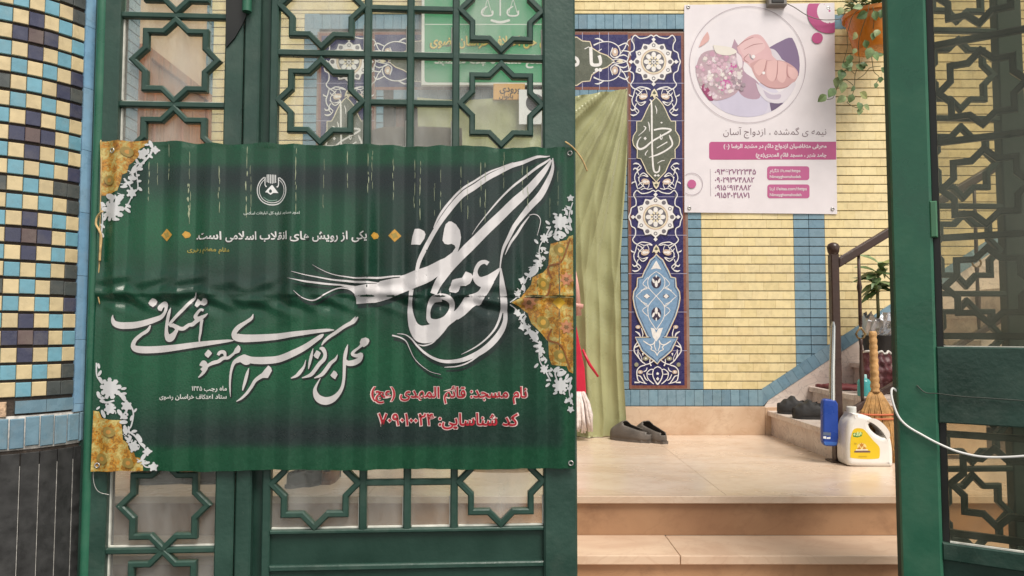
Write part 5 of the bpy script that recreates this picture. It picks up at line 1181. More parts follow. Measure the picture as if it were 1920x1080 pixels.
for s, x1, y in (('۰۹۳۶۲۷۲۲۳۴۵', 1417, 327), ('۰۹۰۲۹۳۷۴۸۸۲', 1414, 342), ('۰۹۱۵۶۹۱۴۸۸۲', 1408, 356.5), ('۰۹۱۵۴۰۴۱۸۷۱', 1405, 371)): A.text(s, 1340.5, x1, y, (.27, .10, .20), .015, 1.0)
A.text('https://t.me/ تلگرام', 1443, 1500, 323, (.76, .72, .74), .015, 1.0); A.text('Nimeyghomshodeh', 1443, 1501, 334, (.76, .72, .74), .015, 1.0, latin=True)
A.text('https://eitaa.com/ ایتا', 1443, 1512, 357, (.76, .72, .74), .015, 1.0); A.text('Nimeyghomshodeh', 1443, 1502, 368, (.76, .72, .74), .015, 1.0, latin=True)
A.build('lettering', M['print'], posh)
for x, y in ((1290.5, 13), (1552, 16), (1292, 390.5), (1561, 392)):
    s, z = W.at(x, y, .016); mb = MB()
    vs = [PS.pos(s + r * math.cos(a), z + r * math.sin(a), d) for r, d in ((.014, .0006), (.012, .005), (.006, .005), (.005, .001)) for a in [2 * math.pi * k / 14 for k in range(14)]]
    mb.add(vs, [(i * 14 + k, i * 14 + (k + 1) % 14, (i + 1) * 14 + (k + 1) % 14, (i + 1) * 14 + k) for i in range(3) for k in range(14)]); mb.build('eyelet', M['eyelet'], po, smooth=True)
# little grey box above the poster, with its cable
gb = thing('junction_box', 'small grey box above the poster with a drooping cable', 'box', (W.s(1460, 5), 5.06, W.z(1460, 5)))
mb = MB(); mb.pbox(W, W.s(1441, 5, .07), W.s(1476, 5, .07), W.z(1460, 9, .07), W.z(1460, -22, .07), .012, .07, .006); mb.build('housing', M['greybox'], gb)
mb = MB(); mb.pbox(W, W.s(1447, 5, .07), W.s(1470, 5, .07), W.z(1460, 5, .07), W.z(1460, -14, .07), .07, .076, .003); mb.build('cover', M['black'], gb)
def wcord(name, pts, r, m, label, cat, t): return cord(name, pts, r, m, label, cat, t=t, pl=W)
wcord('cable', [(1474, 6, .06), (1490, 14), (1512, 28), (1535, 36), (1560, 37), (1592, 33), (1625, 30), (1660, 22)], .0032, M['greybox'], 'thin grey cable sagging from the box to the hanging flowerpot', 'cable', .05)

# ================================================================ SIGNS OVER THE DOORWAY
gs = thing('wall_sign', 'green metal sign with white rim and gold lettering above the curtain', 'sign', (W.s(932, 60), 5.0, W.z(932, 60)))
mb = MB(); SG = Plane(0, 4.98, 0)
x0, x1, y0, y1 = 790, 1075, -60, 160
mb.pbox(SG, SG.s(x0, 60), SG.s(x1, 60), SG.z(932, y1), SG.z(932, y0), -.03, 0, .004); mb.build('rim', mat('sign_rim', (.70, .71, .66), .4), gs)
A = Art(Sheet(SG, .0005), .0003, .0005)
A.poly(rrect(796, 1069, -54, 154.5, 6), (.045, .30, .13)); A.poly([(797, 45), (1068, 45), (1068, 46.6), (797, 46.6)], (.60, .68, .58))
A.text('شورای حل اختلاف خراسان رضوی', 806, 1062, 86, (.10, .09, .03), .05, 1.25); A.text('شورای حل اختلاف خراسان رضوی', 807, 1061, 85, (.66, .50, .10), .025, 1.25)
A.text('مجتمع شماره یک مشهد', 815, 1050, 119, (.66, .68, .62), .03, .9)
# scales emblem
A.strokes([[(938, -30, 2), (938, 30, 3)], [(914, -2, 2), (925, -9, 2.4), (938, -6, 2.6), (951, -9, 2.4), (962, -2, 2)], [(914, -2, 1), (906, 25, 1)], [(914, -2, 1), (922, 25, 1)], [(962, -2, 1), (954, 25, 1)], [(962, -2, 1), (970, 25, 1)], [(914, 12, 2), (904, 20, 3), (906, 29, 3), (922, 29, 3), (924, 20, 3)], [(962, 12, 2), (952, 20, 3), (954, 29, 3), (970, 29, 3), (972, 20, 3)], [(920, 38, 4), (938, 42, 5), (956, 38, 4)]], (.68, .70, .66))
A.build('lettering', M['print'], gs)
es = thing('entrance_sign', 'small orange entrance sign with black lettering below the green sign', 'sign', (W.s(950, 170), 5.0, W.z(950, 170)))
mb = MB(); mb.pbox(SG, SG.s(925, 170), SG.s(984, 170), SG.z(950, 187), SG.z(950, 157), -.012, .003, .001); mb.build('plate', mat('orange_plate', (.62, .34, .10), .5), es)
A = Art(Sheet(SG, .0035), .0003, .0004); A.text('ورودی', 937, 976, 172, (.05, .03, .02), .03); A.text('بانوان', 936, 962, 184, (.05, .03, .02), .02); A.build('lettering', M['print'], es)
npap = thing('notice_paper', 'white paper notice with a black disc beside the entrance sign', 'notice', (W.s(995, 200), 4.96, W.z(995, 200)))
NP = Plane(0, 4.955, 0)
mb = MB(); mb.pbox(NP, NP.s(973, 200), NP.s(1030, 200), NP.z(995, 233), NP.z(995, 168), -.001, .001, 0); mb.build('sheet', M['paper'], npap)
A = Art(Sheet(NP, .0012), .0003, .0004); A.poly(disc(1003, 193, 17, 24), (.05, .045, .05)); A.poly(disc(1006, 188, 7, 16), (.35, .32, .33)); A.build('print', M['print'], npap)

# ================================================================ CURTAIN
CPt = Plane(0, 5.03, 0)
crt = thing('curtain', 'olive green satin curtain hanging in creases across the doorway', 'curtain', (W.s(980, 820), 5.0, 0.01))
def cedge(v):       # left and right outline in photo pixels as a function of height
    def itp(t): 
        for (a, x), (b, y) in zip(t, t[1:]):
            if a <= v <= b: return x + (y - x) * (v - a) / (b - a)
        return t[-1][1]
    return itp([(0, 783), (1, 800)]), itp([(0, 1175.5), (.2, 1174), (.5, 1160), (.75, 1163), (.93, 1171), (1, 1166)])
def cpt(u, v):
    l, r = cedge(v); x = l + (r - l) * u
    ytop = 200 + (168 - 200) * u ** 2.2 if u > .7 else 184 + 6 * math.sin(u * 7)
    y = ytop + (829 - ytop) * v + (2.5 * math.sin(u * 40) if v > .98 else 0)
    s, z = CPt.at(x, y)
    # creases fan out from the nail at the upper right corner
    dx, dy = (1176 - x) / 380, (y - 160) / 660; ang = math.atan2(dx + .02, dy + .05); rad = math.hypot(dx, dy)
    wob = .10 * math.sin(rad * 7 + ang * 3) + .05 * math.sin(rad * 17)
    rdg = lambda q: 1 - abs(math.sin(q))
    fan = math.exp(-(rad / .62) ** 2)
    t = min(1, rad * 3.5) * (.085 * fan * rdg(ang * 8.5 + wob) ** 1.5 + .040 * fan * rdg(ang * 17 + 1 + wob * 1.6) ** 1.4)
    vf = min(1, v * 1.4) * (1 - fan * .6)
    t += vf * (.050 * rdg(u * 17 + .6 * math.sin(v * 3.1) + v * 1.2 + .4) ** 1.3 + .022 * rdg(u * 41 - v * 2.6 + .5 * math.sin(v * 8)) ** 1.3)
    t += .0035 * math.sin(v * 21 + 9 * u + 2 * math.sin(u * 13)) + .0022 * math.sin(v * 47 - u * 37 + 2 * math.sin(v * 11))
    t += .025 * v
    return CPt.P(s, t + .015, max(z, .004))
mb = MB(); mb.grid(cpt, 340, 160); mb.build('cloth', M['curtain'], crt, smooth=True, recalc=False)
mb = MB(); s, z = CPt.at(1175, 170); 
mb.tube([CPt.P(s - .004, -.05, z), CPt.P(s - .004, .03, z + .002)], [.002, .004], 8); mb.build('nail', M['eyelet'], crt)

# red handled mop in front of the curtain
mp = thing('mop', 'red handled string mop half hidden behind the right edge of banner', 'mop', tuple(floor_at(1085, 826)))
MP = Plane(0, 4.86, 0)
mpt = lambda x, y, t=0: MP.P(*(lambda a: (a[0], t, a[1]))(MP.at(x, y)))
mb = MB(); mb.prism(MP, [MP.at(x, y) for x, y in ((1070, 600), (1079, 602), (1086, 640), (1096, 690), (1099, 738), (1060, 738))], -.02, .012); mb.build('red_shaft', M['red'], mp, bevel=.006)
mb = MB(); mb.tube([mpt(1092, 655, .01), mpt(1105, 683, .016), mpt(1121, 706, .02)], [.008, .010, .007], 8); mb.build('strap', M['red'], mp, smooth=True)
mb = MB(); mb.tube([mpt(1074, 500), mpt(1080, 540), mpt(1085, 592)], [.016, .022, .02], 12); mb.tube([mpt(1066, 570, .01), mpt(1093, 575, .01)], [.02, .016], 10); mb.build('grip', M['pink'], mp, smooth=True)
mb = MB(); mr_ = random.Random(2)
for k in range(80):
    a = mr_.uniform(-1, 1); b = mr_.uniform(-1, 1)
    mb.tube([mpt(1080 + a * 14, 735, b * .02), mpt(1080 + a * 22, 755 + mr_.uniform(-4, 4), b * .05 + .02), mpt(1080 + a * 27, 785 + mr_.uniform(-12, 10), b * .07 + .02), mpt(1080 + a * 28 + mr_.uniform(-3, 3), 806 + mr_.uniform(-10, 4), b * .08 + .01)], [.010, .012, .012, .007], 6)
mb.build('mop_strings', M['mop'], mp, smooth=True)

# ================================================================ SHOES
def shoe(root, L, Wd, H, m, min_, open0=.34, sole=None, top=.75, name='shoe_upper', rag=0, lowh=.75):
    """a low shoe along +X (toe at +X): rounded toe box, open collar towards the heel"""
    n, k = 26, 18; vs = []
    def hw(t): return Wd * .5 * (.62 + .38 * math.sin(min(1, t * 1.25) * math.pi * .62)) * (1 if t < .78 else math.sqrt(max(.02, 1 - ((t - .78) / .225) ** 2))) * (1 if t > .1 else .72 + 2.8 * t)
    def hh(t): return H * (lowh + (1 - lowh) * (t / (open0 + .15)) ** 1.3) if t < open0 + .15 else H * (1 - .55 * ((t - open0 - .15) / (.85 - open0)) ** 1.25)
    mb = MB()
    def pnt(i, j, off=0):
        t = i / n; w_ = hw(t) - off; h = max(.012, hh(t)) - off * .4
        op = 0 if t > open0 + .20 else min(1, (open0 + .20 - t) / .10)      # how far the collar is open
        a = -math.pi / 2 + math.pi * j / k                      # from left sole edge over the top to the right sole edge
        x = t * L; c = j / k
        ang = math.pi * c; y = -math.cos(ang) * w_ * (1 + .06 * math.sin(ang)); z = math.sin(ang) ** .75 * h
        if op > 0:
            lim = .46 * op
            if abs(c - .5) < lim * .5 + .0: 
                cc = .5 - (lim * .5) if c < .5 else .5 + lim * .5
                ang = math.pi * cc; y = -math.cos(ang) * w_; z = math.sin(ang) ** .75 * h * (top + .25 * (1 - t / (open0 + .2))) 
        if rag: z += rag * math.sin(t * 37 + c * 5) * (c > .2) * (c < .8) * .4
        return (x, y, z + .012)
    vs = [pnt(i, j) for i in range(n + 1) for j in range(k + 1)]
    fs = []
    for i in range(n):
        for j in range(k):
            t = (i + .5) / n; op = 0 if t > open0 + .19 else min(1, (open0 + .20 - t) / .10)
            if op > .0 and abs((j + .5) / k - .5) < .46 * op * .5 - .001: continue
            a = i * (k + 1) + j; fs.append((a, a + 1, a + k + 2, a + k + 1))
    mb.add([Vector(v) + Vector(root.location) for v in vs], fs)
    heel = [tuple(Vector(pnt(0, j)) + Vector(root.location)) for j in range(k + 1)]
    # closed heel cup: strip between sole and rim at the back
    lo = [Vector((0, 0, 0))]
    rim = [j for j in range(k + 1) if abs(j / k - .5) > .23 - 1e-6]
    Lh = [Vector(pnt(0, j)) for j in rim if j < k / 2]; Rh = [Vector(pnt(0, j)) for j in reversed(rim) if j > k / 2]
    hv_ = []
    for a, b in zip(Lh, Rh):
        hv_.append([a * (1 - q) + b * q + Vector((-math.sin(q * math.pi) * Wd * .16, 0, 0)) for q in [e / 8 for e in range(9)]])
    b0 = []
    for r_ in hv_: b0 += [v + Vector(root.location) for v in r_]
    mb.add(b0, [(i * 9 + j, i * 9 + j + 1, (i + 1) * 9 + j + 1, (i + 1) * 9 + j) for i in range(len(hv_) - 1) for j in range(8)])
    up = mb.build(name, m, root, smooth=True, weld=True, solid=.005)
    mb = MB(); top_ = []; 
    out = [(-Wd * .13 * 1, 0)] + [(t / 20 * L, hw(t / 20)) for t in range(21)]; poly = [(-Wd * .16, Wd * .18)] + [(a, b) for a, b in out[1:]]; poly += [(a, -b) for a, b in reversed(poly)]
    p2 = [(a * 1.012 - .002, b * 1.05) for a, b in poly]
    N = len(p2); R0 = Vector(root.location)
    mb.add([R0 + Vector((a, b, .0)) for a, b in p2] + [R0 + Vector((a, b, .017)) for a, b in p2], [tuple(range(N)), tuple(range(N, 2 * N))] + [(i, (i + 1) % N, N + (i + 1) % N, N + i) for i in range(N)])
    mb.build('sole', sole or m, root)
    mb = MB(); p3 = [(a * .97 + .004, b * .9) for a, b in poly]
    mb.add([R0 + Vector((a, b, .0185)) for a, b in p3], [tuple(range(N))]); mb.build('insole', min_, root)
def put(root, loc, rz): root.location = loc; root.rotation_euler = (0, 0, R(rz))
def copy_thing(root, label):
    r = root.copy(); COL.objects.link(r); r['label'] = label
    for c in root.children:
        d = c.copy(); COL.objects.link(d); d.parent = r
    return r
grp = 'grey rubber clogs beside the curtain'
s1 = thing('clog', 'grey rubber clog nearest the curtain, opening turned to the right', 'shoe', (0, 0, 0), grp); shoe(s1, .275, .115, .115, M['rubber'], M['rubber_in'], .46, top=.95, lowh=.5)
s2 = copy_thing(s1, 'grey rubber clog further from the curtain, raised heel towards the viewer')
p = floor_at(1222, 826); put(s1, (floor_at(1208, 824).x, 4.74, 0), 138); put(s2, (floor_at(1240, 829).x, 4.70, 0), 117)

grp2 = 'dark shoes left on the landing behind the gate'
s3 = thing('shoe', 'black leather shoe on the landing, seen through the left of wide leaf', 'shoe', (0, 0, 0), grp2); shoe(s3, .28, .10, .09, M['leather'], M['rubber_in'], .36)
s4 = copy_thing(s3, 'black leather shoe on the landing, second from left behind the wide leaf')
brown = mat('brown_leather', (.14, .06, .03), .45, .3, 14, .2, 60)
s5 = thing('shoe', 'brown leather shoe on the landing behind the lower left star', 'shoe', (0, 0, 0), grp2); shoe(s5, .27, .10, .085, brown, M['rubber_in'], .36)
put(s3, tuple(floor_at(545, 915)), 62); put(s4, tuple(floor_at(578, 912)), 78); put(s5, tuple(floor_at(612, 908)), 100)
s6 = copy_thing(s3, 'black shoe lying behind the narrow left panel near its left edge'); s7 = copy_thing(s3, 'black shoe lying behind the narrow left panel near its right edge')
put(s6, tuple(floor_at(262, 908)), 20); put(s7, tuple(floor_at(352, 906)), 10)
s8 = thing('shoe', 'tan shoe on the landing behind the right star of wide leaf', 'shoe', (0, 0, 0), grp2); shoe(s8, .27, .10, .085, mat('tan_leather', (.33, .22, .12), .5, .3, 14), M['rubber_in'], .36); put(s8, tuple(floor_at(985, 884)), 172)
grp3 = 'black shoes on the lowest stair'
zt1 = rise
s9 = thing('shoe', 'flat black shoe at back of the lowest marble stair', 'shoe', (0, 0, 0), grp3); shoe(s9, .25, .125, .105, M['blackcloth'], M['rubber_in'], .42, rag=.012, top=.8, lowh=.7)
s10 = copy_thing(s9, 'flat black shoe at front of the lowest marble stair, beside the post')
put(s9, (sx0 + .235, 4.88, zt1), 168); put(s10, (sx0 + .235, 4.62, zt1), 172)

# ================================================================ HANDRAIL
hr = thing('handrail', 'dark brown iron handrail with newel post and twisted balusters on the stairs', 'handrail', (1.77, 4.07, 0))
HP = Plane(0, 4.07, 0)
hp = lambda x, y, t=0: (lambda a: HP.P(a[0], t, a[1]))(HP.at(x, y))
nx0 = HP.s(1568, 700)
zt_ = HP.z(1564, 470)
mb = MB(); mb.pbox(HP, nx0 - .022, nx0 + .022, 0.004, zt_ - .02, -.022, .022, .004); mb.box(nx0 - .05, nx0 + .05, 4.02, 4.12, 0, .008); mb.build('newel_post', M['iron'], hr)
mb = MB(); mb.lathe(nx0, 4.07, [(.020, zt_ - .03), (.030, zt_ - .005), (.034, zt_ + .02), (.026, zt_ + .036), (.012, zt_ + .044)], 18); mb.build('newel_cap', M['iron'], hr, smooth=True)
ra, rb = HP.at(1572, 494), HP.at(1667, 436); rsl = (rb[1] - ra[1]) / (rb[0] - ra[0])
def railbar(s0, z0, s1, z1, h, dpt, nm):
    mb = MB(); mb.prism(HP, [(s0, z0 - h / 2), (s1, z1 - h / 2), (s1, z1 + h / 2), (s0, z0 + h / 2)], -dpt / 2, dpt / 2); return mb.build(nm, M['iron'], hr, bevel=.006)
railbar(nx0 + .02, ra[1], nx0 + 1.6, ra[1] + rsl * 1.58, .052, .05, 'top_rail')
qa = HP.at(1576, 783); railbar(nx0 + .02, qa[1], nx0 + 1.6, qa[1] + rsl * 1.58, .040, .03, 'bottom_rail')
for k in range(5):
    bx = HP.s(1613, 600) + k * .215; zlo = qa[1] + rsl * (bx - nx0 - .02); zhi = ra[1] + rsl * (bx - nx0 - .02)
    mb = MB(); H_ = zhi - zlo; zr_ = zlo + H_ * .46
    prof = [(zlo, .007), (zlo + H_ * .12, .010), (zlo + H_ * .22, .014), (zlo + H_ * .26, .010), (zlo + H_ * .38, .008), (zr_ - .035, .012), (zr_ - .03, .006)]
    mb.tube([(bx, 4.07, z) for z, r in prof], [r for z, r in prof], 10); prof = [(zr_ + .032, .006), (zr_ + .05, .010), (zlo + H_ * .72, .009), (zlo + H_ * .76, .014), (zlo + H_ * .80, .009), (zhi, .008)]
    mb.tube([(bx, 4.07, z) for z, r in prof], [r for z, r in prof], 10); b_ = mb.build('baluster', M['iron'], hr, smooth=True)
    mb = MB()
    for sg in (-1, 1): mb.tube([(bx + sg * x, 4.07, zr_ + z) for x, z in ((0, -.034), (.018, -.022), (.025, -.004), (.016, .012), (.006, .022), (.002, .034))], .0055, 8)
    mb.build('basket', M['bronze'], hr, smooth=True)

# long handled blue squeegee hooked on the newel post
sq = thing('squeegee', 'blue plastic squeegee with chrome handle leaning against the newel post', 'squeegee', tuple(floor_at(1556, 868)))
SP = Plane(0, 4.02, 0); spt = lambda x, y, t=0: (lambda a: SP.P(a[0], t, a[1]))(SP.at(x, y))
mb = MB(); mb.tube([spt(1565.5, 603, -.02), spt(1565.2, 612, -.02), spt(1561, 690, -.004), spt(1558.5, 752, .012)], [.006, .0135, .0155, .0165], 16); mb.build('chrome_pole', M['chrome'], sq, smooth=True, auto=50)
mb = MB(); q = [SP.at(x, y, .02) for x, y in ((1543, 750), (1548, 747.5), (1566, 750), (1570.5, 757), (1571.5, 820), (1570, 833), (1565, 837), (1547, 836), (1542, 829), (1542, 760))]; mb.prism(SP, q, -.012, .03); mb.build('blue_head', M['blueplastic'], sq, bevel=.008)
mb = MB(); mb.prism(SP, [SP.at(x, y, .03) for x, y in ((1544, 828), (1569, 829), (1568, 835), (1546, 834.5))], .0302, .034); mb.build('blade_lip', mat('light_blue_plastic', (.03, .12, .45), .3), sq, bevel=.002)
A = Art(Sheet(SP, .0306), .0003, .0003); A.shape([[(1543.5, 810), (1558, 811), (1558, 817), (1543.5, 816)]], (.10, .13, .20)); A.text('2-in-1', 1543.5, 1557, 822.5, (.75, .78, .80), .04, 1.0, latin=True) if False else A.shape([[(1543.5, 818), (1549, 818), (1549, 823), (1543.5, 822)], [(1550, 820), (1557, 819), (1557, 823), (1550, 823)]], (.72, .75, .78)); A.build('sticker', M['print'], sq)

# ================================================================ JUG
jg = thing('detergent_jug', 'white plastic detergent jug with yellow label and looped handle on the landing', 'jug', tuple(floor_at(1621, 871)))
JP = Plane(0, jg.location.y, 0); ZJ = Z(1400, 560, 3.175)
def curve_solid(name, loops, depth, bev, m, parent, pl, t0):
    c = bpy.data.curves.new(name, 'CURVE'); c.dimensions = '2D'; c.fill_mode = 'BOTH'; c.extrude = max(.0005, depth / 2 - bev); c.bevel_depth = bev; c.bevel_resolution = 4; c.offset = -bev
    for lp in loops:
        s_ = c.splines.new('POLY'); s_.points.add(len(lp) - 1); s_.use_cyclic_u = True
        for pt, (x, y) in zip(s_.points, lp): a = pl.at(x, y, t0); pt.co = (a[0], a[1], 0, 1)
    o = bpy.data.objects.new(name, c); COL.objects.link(o); bpy.context.view_layer.update()
    me = bpy.data.meshes.new_from_object(o.evaluated_get(bpy.context.evaluated_depsgraph_get())); bpy.data.objects.remove(o); bpy.data.curves.remove(c)
    L_ = parent_world(parent)
    for v in me.vertices: v.co = pl.P(v.co.x, t0 + v.co.z, v.co.y) - L_
    me.polygons.foreach_set('use_smooth', [True] * len(me.polygons)); me.set_sharp_from_angle(angle=R(50)); me.name = name
    me.materials.clear(); me.materials.append(m); o = bpy.data.objects.new(name, me); COL.objects.link(o); o.parent = parent; return o
sp = lambda pts, k=4: [tuple(p[:2]) for p in smooth_path(pts + [pts[0]], k)[:-1]]
outer = ZJ(sp([(602, 676), (597, 695), (578, 722), (567, 765), (563, 850), (563, 930), (568, 966), (590, 984), (700, 988), (815, 990), (836, 982), (838, 950), (836, 885), (824, 820), (790, 762), (745, 720), (700, 695), (652, 680)]))
hole = ZJ(sp([(698, 742), (712, 731), (735, 738), (760, 758), (783, 786), (788, 803), (775, 812), (745, 800), (718, 778), (703, 758)]))
jb = curve_solid('jug_body', [outer, hole], .135, .024, M['whiteplastic'], jg, JP, 0)
cs, cz0 = JP.at(1596.5, 773); _, cz1 = JP.at(1596.5, 763)
mb = MB(); mb.lathe(cs, JP.o.y, [(.022, cz0 - .012), (.0245, cz0 - .008), (.0245, cz1), (.021, cz1 + .003)], 24); mb.build('cap', M['clearcap'], jb, smooth=True, auto=40)
A = Art(Sheet(JP, .0677), .0003, .0003); lab = ZJ(sp([(622, 815), (632, 785), (650, 772), (680, 772), (705, 785), (752, 842), (788, 880), (793, 915), (790, 944), (775, 953), (700, 955), (625, 948), (617, 930), (617, 860)], 3))
A.poly(lab, (.72, .50, .012)); A.poly(ZJ([(632, 800), (690, 797), (684, 818), (660, 826), (634, 822)]), (.05, .24, .04)); A.shape([ZJ(disc(685, 880, 28, 14, 20))], (.78, .62, .25)); A.shape([ZJ(star(684, 872, 17, 8, 6)), ZJ(disc(700, 890, 9, 8)), ZJ(disc(670, 892, 9, 8))], (.50, .20, .02)); A.shape([ZJ([(640, 906), (735, 906), (735, 915), (640, 915)])], (.16, .09, .10)); A.shape([ZJ([(650, 897), (720, 896), (722, 903), (648, 904)])], (.75, .70, .60)); A.shape([ZJ([(665, 937), (715, 937), (715, 941), (665, 941)]), ZJ([(640, 858), (655, 858), (655, 866), (640, 866)])], (.52, .36, .02))
A.text('فله', 1600.5, 1615, 817, (.60, .75, .35), .06, .8); A.build('label', M['print'], jb)

# ================================================================ BROOM
br = thing('broom', 'straw hand broom standing on its bristles behind the white jug', 'broom', tuple(floor_at(1652, 866)))
BP = Plane(0, br.location.y, 0); bpt = lambda x, y, t=0: (lambda a: BP.P(a[0], t, a[1]))(BP.at(x, y, 0))
hpts = []; hr_ = []
for k in range(40):
    u = k / 39; hpts.append(bpt(1636.5 + 4.5 * u, 621 + (735 - 621) * u, 0)); b = abs(math.sin(u * 9.5 * math.pi)); hr_.append((.0195 + .004 * u) * (.80 + .24 * b ** .6))
mb = MB(); mb.tube(hpts, hr_, 16); mb.build('handle', M['strawdark'], br, smooth=True)
mb = MB(); brr = random.Random(4)
prof = [(735, 10), (748, 18), (770, 30), (800, 36), (835, 37.5), (866, 40)]
for k in range(520):
    a = brr.uniform(0, 2 * math.pi); q = brr.uniform(.25, 1) ** .5; cxk, ck = math.cos(a) * q, math.sin(a) * q; P_ = []
    for y, hwid in prof: xx = 1641 + (y - 735) * .085 + cxk * hwid + brr.uniform(-.5, .5); P_.append(bpt(xx, min(y + (brr.uniform(-9, 3) if y > 860 else 0), 866), ck * hwid * .0029 * .45))
    mb.tube(P_, [.0028, .003, .003, .003, .0026, .0012], 4)
mb.build('bristles', M['straw'], br, smooth=True)
mb = MB()
for y, hwid, cx_ in ((776, 31.5, 1644.6), (784, 34, 1645.2)): mb.tube([bpt(cx_ + math.cos(a) * (hwid + .8), y, math.sin(a) * hwid * .0029 * .5) for a in [2 * math.pi * k / 30 for k in range(31)]], .0045, 6, caps=False)
mb.build('binding', M['band'], br, smooth=True)

# ================================================================ PLANTS AND THINGS ON THE STAIRS
LG = [(.12, .20, .07), (.17, .25, .10), (.085, .15, .05), (.22, .28, .12), (.26, .28, .10), (.14, .22, .09)]
hpn = thing('hanging_plant', 'orange hanging flowerpot with trailing ivy beside the poster', 'hanging plant', (W.s(1638, 60), 4.86, W.z(1638, 100)))
H4 = Plane(0, 4.86, 0); h4 = lambda x, y, t=0: (lambda a: H4.P(a[0], t, a[1]))(H4.at(x, y))
pcx = H4.s(1637, 60); zp1, zp0 = H4.z(1637, 28), H4.z(1637, 97)
mb = MB(); mb.lathe(pcx, 4.86, [(.10, zp0), (.118, zp0 + .005), (.150, (zp0 + zp1) / 2), (.172, zp1 - .03), (.172, zp1 - .028), (.188, zp1 - .026), (.190, zp1), (.178, zp1 + .001), (.165, zp1 - .03)], 36); mb.build('flowerpot', M['orange'], hpn, smooth=True, auto=45)
mb = MB(); mb.lathe(pcx, 4.86, [(.001, zp1 - .028), (.166, zp1 - .028)], 24); mb.build('soil', M['soil'], hpn)
mb = MB(); mb.tube([(pcx - .15, 4.86, zp1), (pcx, 4.86, zp1 + .55)], .003, 6); mb.tube([(pcx + .15, 4.86, zp1), (pcx, 4.86, zp1 + .55)], .003, 6); mb.tube([(pcx, 4.86, zp1 + .55), (pcx, 5.09, zp1 + .56)], .006, 6); mb.build('hanger', M['wire'], hpn, smooth=True)
VT = [[(1600, 30), (1588, 38), (1576, 52), (1575, 75), (1582, 95), (1580, 115), (1578, 125)], [(1606, 32), (1600, 60), (1600, 85), (1606, 105), (1609, 120), (1603, 140), (1602, 160), (1598, 178), (1588, 192)], [(1612, 34), (1620, 70), (1628, 100), (1634, 120), (1638, 135), (1648, 145), (1640, 160)], [(1598, 28), (1580, 20), (1566, 30), (1556, 38)], [(1600, 160), (1585, 150), (1572, 160), (1566, 175), (1560, 185), (1546, 186)], [(1603, 140), (1590, 130), (1580, 135)], [(1605, 150), (1620, 140), (1630, 128), (1650, 125)], [(1588, 192), (1600, 200), (1620, 205)]]
mb = MB(); vr = random.Random(8)
for q in VT: mb.tube([h4(a, b, .18 * math.exp(-((b - 40) / 50) ** 2) if b > 20 else .1) for a, b in smooth_path(q, 4)], .0022, 5)
mb.build('vine', M['vine'], hpn, smooth=True)
LV = [(1583, 84, 200, 14), (1582, 116, 185, 15), (1602, 95, 160, 14), (1618, 107, 200, 20), (1622, 112, 150, 18), (1590, 128, 240, 17), (1597, 132, 120, 16), (1604, 130, 100, 14), (1573, 140, 190, 20), (1571, 152, 200, 20), (1577, 160, 180, 20), (1563, 172, 215, 18), (1548, 184, 230, 17), (1585, 187, 240, 17), (1597, 182, 200, 15), (1610, 180, 120, 18), (1608, 197, 170, 16), (1618, 202, 120, 14), (1612, 208, 200, 12), (1645, 136, 130, 14), (1655, 130, 150, 12), (1648, 150, 200, 11), (1555, 40, 200, 15), (1600, 52, 240, 18), (1594, 40, 270, 16), (1612, 48, 160, 16), (1626, 45, 190, 15), (1605, 140, 40, 15), (1592, 140, 300, 14), (1613, 84, 180, 13), (1622, 80, 210, 14), (1633, 118, 60, 12), (1590, 106, 210, 10), (1572, 128, 150, 12), (1640, 160, 190, 10), (1600, 166, 210, 11)]
mb = MB()
for x, y, a, l in LV:
    d = Vector((math.sin(R(a)), vr.uniform(-.35, .1), math.cos(R(a)))); n = Vector((vr.uniform(-.5, .5), -1, vr.uniform(-.2, .6)))
    mb.leaf(h4(x, y - l * .3, .19 * math.exp(-((y - 60) / 60) ** 2) + .01), d, n, l * .0034 * 1.15, l * .0034 * .95, .12, random.choice(LG))
for _ in range(150):
    a = vr.uniform(0, 2 * math.pi); r_ = vr.uniform(.02, .18); p_ = Vector((pcx + r_ * math.cos(a), 4.86 + r_ * math.sin(a), zp1 + vr.uniform(-.01, .14)))
    d = Vector((math.cos(a) + vr.uniform(-.4, .4), math.sin(a) + vr.uniform(-.5, .3), vr.uniform(-.3, .9))); mb.leaf(p_, d, (vr.uniform(-.4, .4), -.5, 1), vr.uniform(.05, .085), vr.uniform(.03, .05), .15, random.choice(LG))
mb.build('foliage', M['leafm'], hpn, recalc=False)

pp_ = thing('potted_plant', 'leafy potted plant in silver foil wrap on an upper marble stair', 'plant', (2.46, 4.85, 3 * rise))
pz = 3 * rise; px_ = 2.46; py_ = 4.82
P5 = Plane(0, py_, 0); p5 = lambda x, y, t=0: (lambda a: P5.P(a[0], t, a[1]))(P5.at(x, y))
px_ = P5.s(1651, 600)
zb_ = P5.z(1650, 628)
mb = MB(); mb.lathe(px_, py_, [(.075, pz + .001), (.10, pz + .06), (.115, zb_ - .002)], 24); mb.build('flowerpot', M['pot'], pp_, smooth=True, auto=45)
fr_ = random.Random(6); vs = []; n1 = 30
for j, (r_, z) in enumerate(((.100, zb_ - .02), (.104, zb_ + .005), (.106, zb_ + .04), (.110, zb_ + .09), (.108, zb_ + .135))):
    for k in range(n1):
        a = 2 * math.pi * k / n1; rr2 = r_ * (1 + (.0 if j < 1 else .11) * math.sin(k * 2.1 * (1 + .1 * j)) * fr_.uniform(.5, 1.2)); vs.append((px_ + rr2 * math.cos(a), py_ + rr2 * math.sin(a), z + (fr_.uniform(-.05, .03) if j == 4 else fr_.uniform(-.006, .006))))
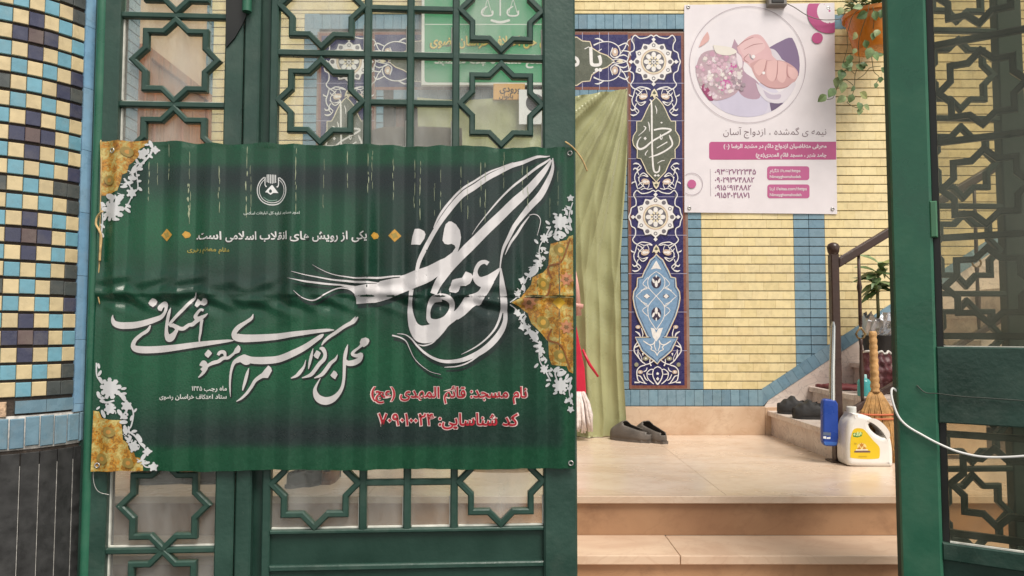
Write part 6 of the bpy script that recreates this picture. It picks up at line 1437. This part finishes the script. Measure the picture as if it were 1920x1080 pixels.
mb = MB(); mb.add(vs, [(i * n1 + k, i * n1 + (k + 1) % n1, (i + 1) * n1 + (k + 1) % n1, (i + 1) * n1 + k) for i in range(4) for k in range(n1)]); mb.build('foil_wrap', M['foil'], pp_)
mb = MB(); mb.tube([(px_ - .01, py_, pz + .15), (px_ - .015, py_, zb_ + .25), p5(1647, 520), p5(1645, 505)], [.012, .010, .009, .005], 8); mb.build('stem', M['vine'], pp_, smooth=True)
mb = MB()
for k in range(34):
    a = fr_.uniform(0, 2 * math.pi); e = fr_.uniform(-.5, .9); base = p5(1648 + fr_.uniform(-3, 3), fr_.uniform(492, 548))
    mb.leaf(base, (math.cos(a) * 1.0, math.sin(a) * .8 - .1, e * .8), (0, -.4, 1), fr_.uniform(.10, .17), fr_.uniform(.045, .072), .16, random.choice(LG))
mb.build('foliage', M['leafm'], pp_, recalc=False)

bg_ = thing('cloth_bag', 'maroon patterned cloth bag on the second marble stair behind the broom', 'bag', (2.22, 4.6, 2 * rise))
bz = 2 * rise; P6 = Plane(0, 4.5, 0); bx0, bx1 = P6.s(1617, 690), P6.s(1672, 690); bzt = P6.z(1640, 660)
def bagpt(u, v, d):
    x = bx0 + (bx1 - bx0) * (.5 + (u - .5) * (1.0 - .08 * v + .10 * math.sin(v * 3.1))); return Vector((x + .006 * math.sin(v * 19 + u * 5), 4.5 + d * (.06 * math.sin(min(1, v * 1.05) * math.pi * .9) + .03) * math.sin(u * math.pi) ** .5 + .006 * math.sin(u * 23 + v * 7) + .006 * math.sin(v * 31), bz + .002 + (bzt - bz) * v + (.008 * math.sin(u * 17) if v > .9 else 0)))
mb = MB(); mb.grid(lambda u, v: bagpt(u, v, -1), 24, 20); mb.grid(lambda u, v: bagpt(u, v, 1), 24, 20); mb.build('bag_body', M['maroon'], bg_, smooth=True, weld=True)
mb = MB(); mb.tube([bagpt(u, .985, -1) + Vector((0, -.003, 0)) for u in [k / 20 for k in range(21)]], .0065, 8); mb.build('white_hem', M['whiteplastic'], bg_, smooth=True)
tc_ = thing('teal_bottle', 'small teal plastic bottle on the second stair left of the broom', 'bottle', (P6.s(1621, 720), 4.35, 2 * rise))
P7 = Plane(0, 4.35, 0); tx = P7.s(1620, 720); z0 = 2 * rise + .001
mb = MB(); mb.lathe(tx, 4.35, [(.034, z0), (.037, z0 + .006), (.037, P7.z(1620, 716)), (.030, P7.z(1620, 712)), (.014, P7.z(1620, 709))], 20); mb.build('bottle_body', M['teal'], tc_, smooth=True, auto=50)
mb = MB(); mb.lathe(tx + .004, 4.35, [(.013, P7.z(1620, 710)), (.013, P7.z(1620, 703)), (.010, P7.z(1620, 702))], 14); mb.build('bottle_cap', mat('pale_teal', (.35, .60, .60), .35), tc_, smooth=True, auto=50)
rc = thing('folded_rug', 'dark red folded cloth lying on the second marble stair', 'cloth', (2.2, 4.9, 2 * rise))
mb = MB(); mb.grid(lambda u, v: Vector((sx0 + run + .01 + .26 * u, 4.70 + .36 * v, 2 * rise + .012 + .006 * math.sin(u * 9 + v * 4) + .004 * math.sin(v * 23))), 14, 14); mb.build('cloth', M['redcloth'], rc, smooth=True, solid=.02)
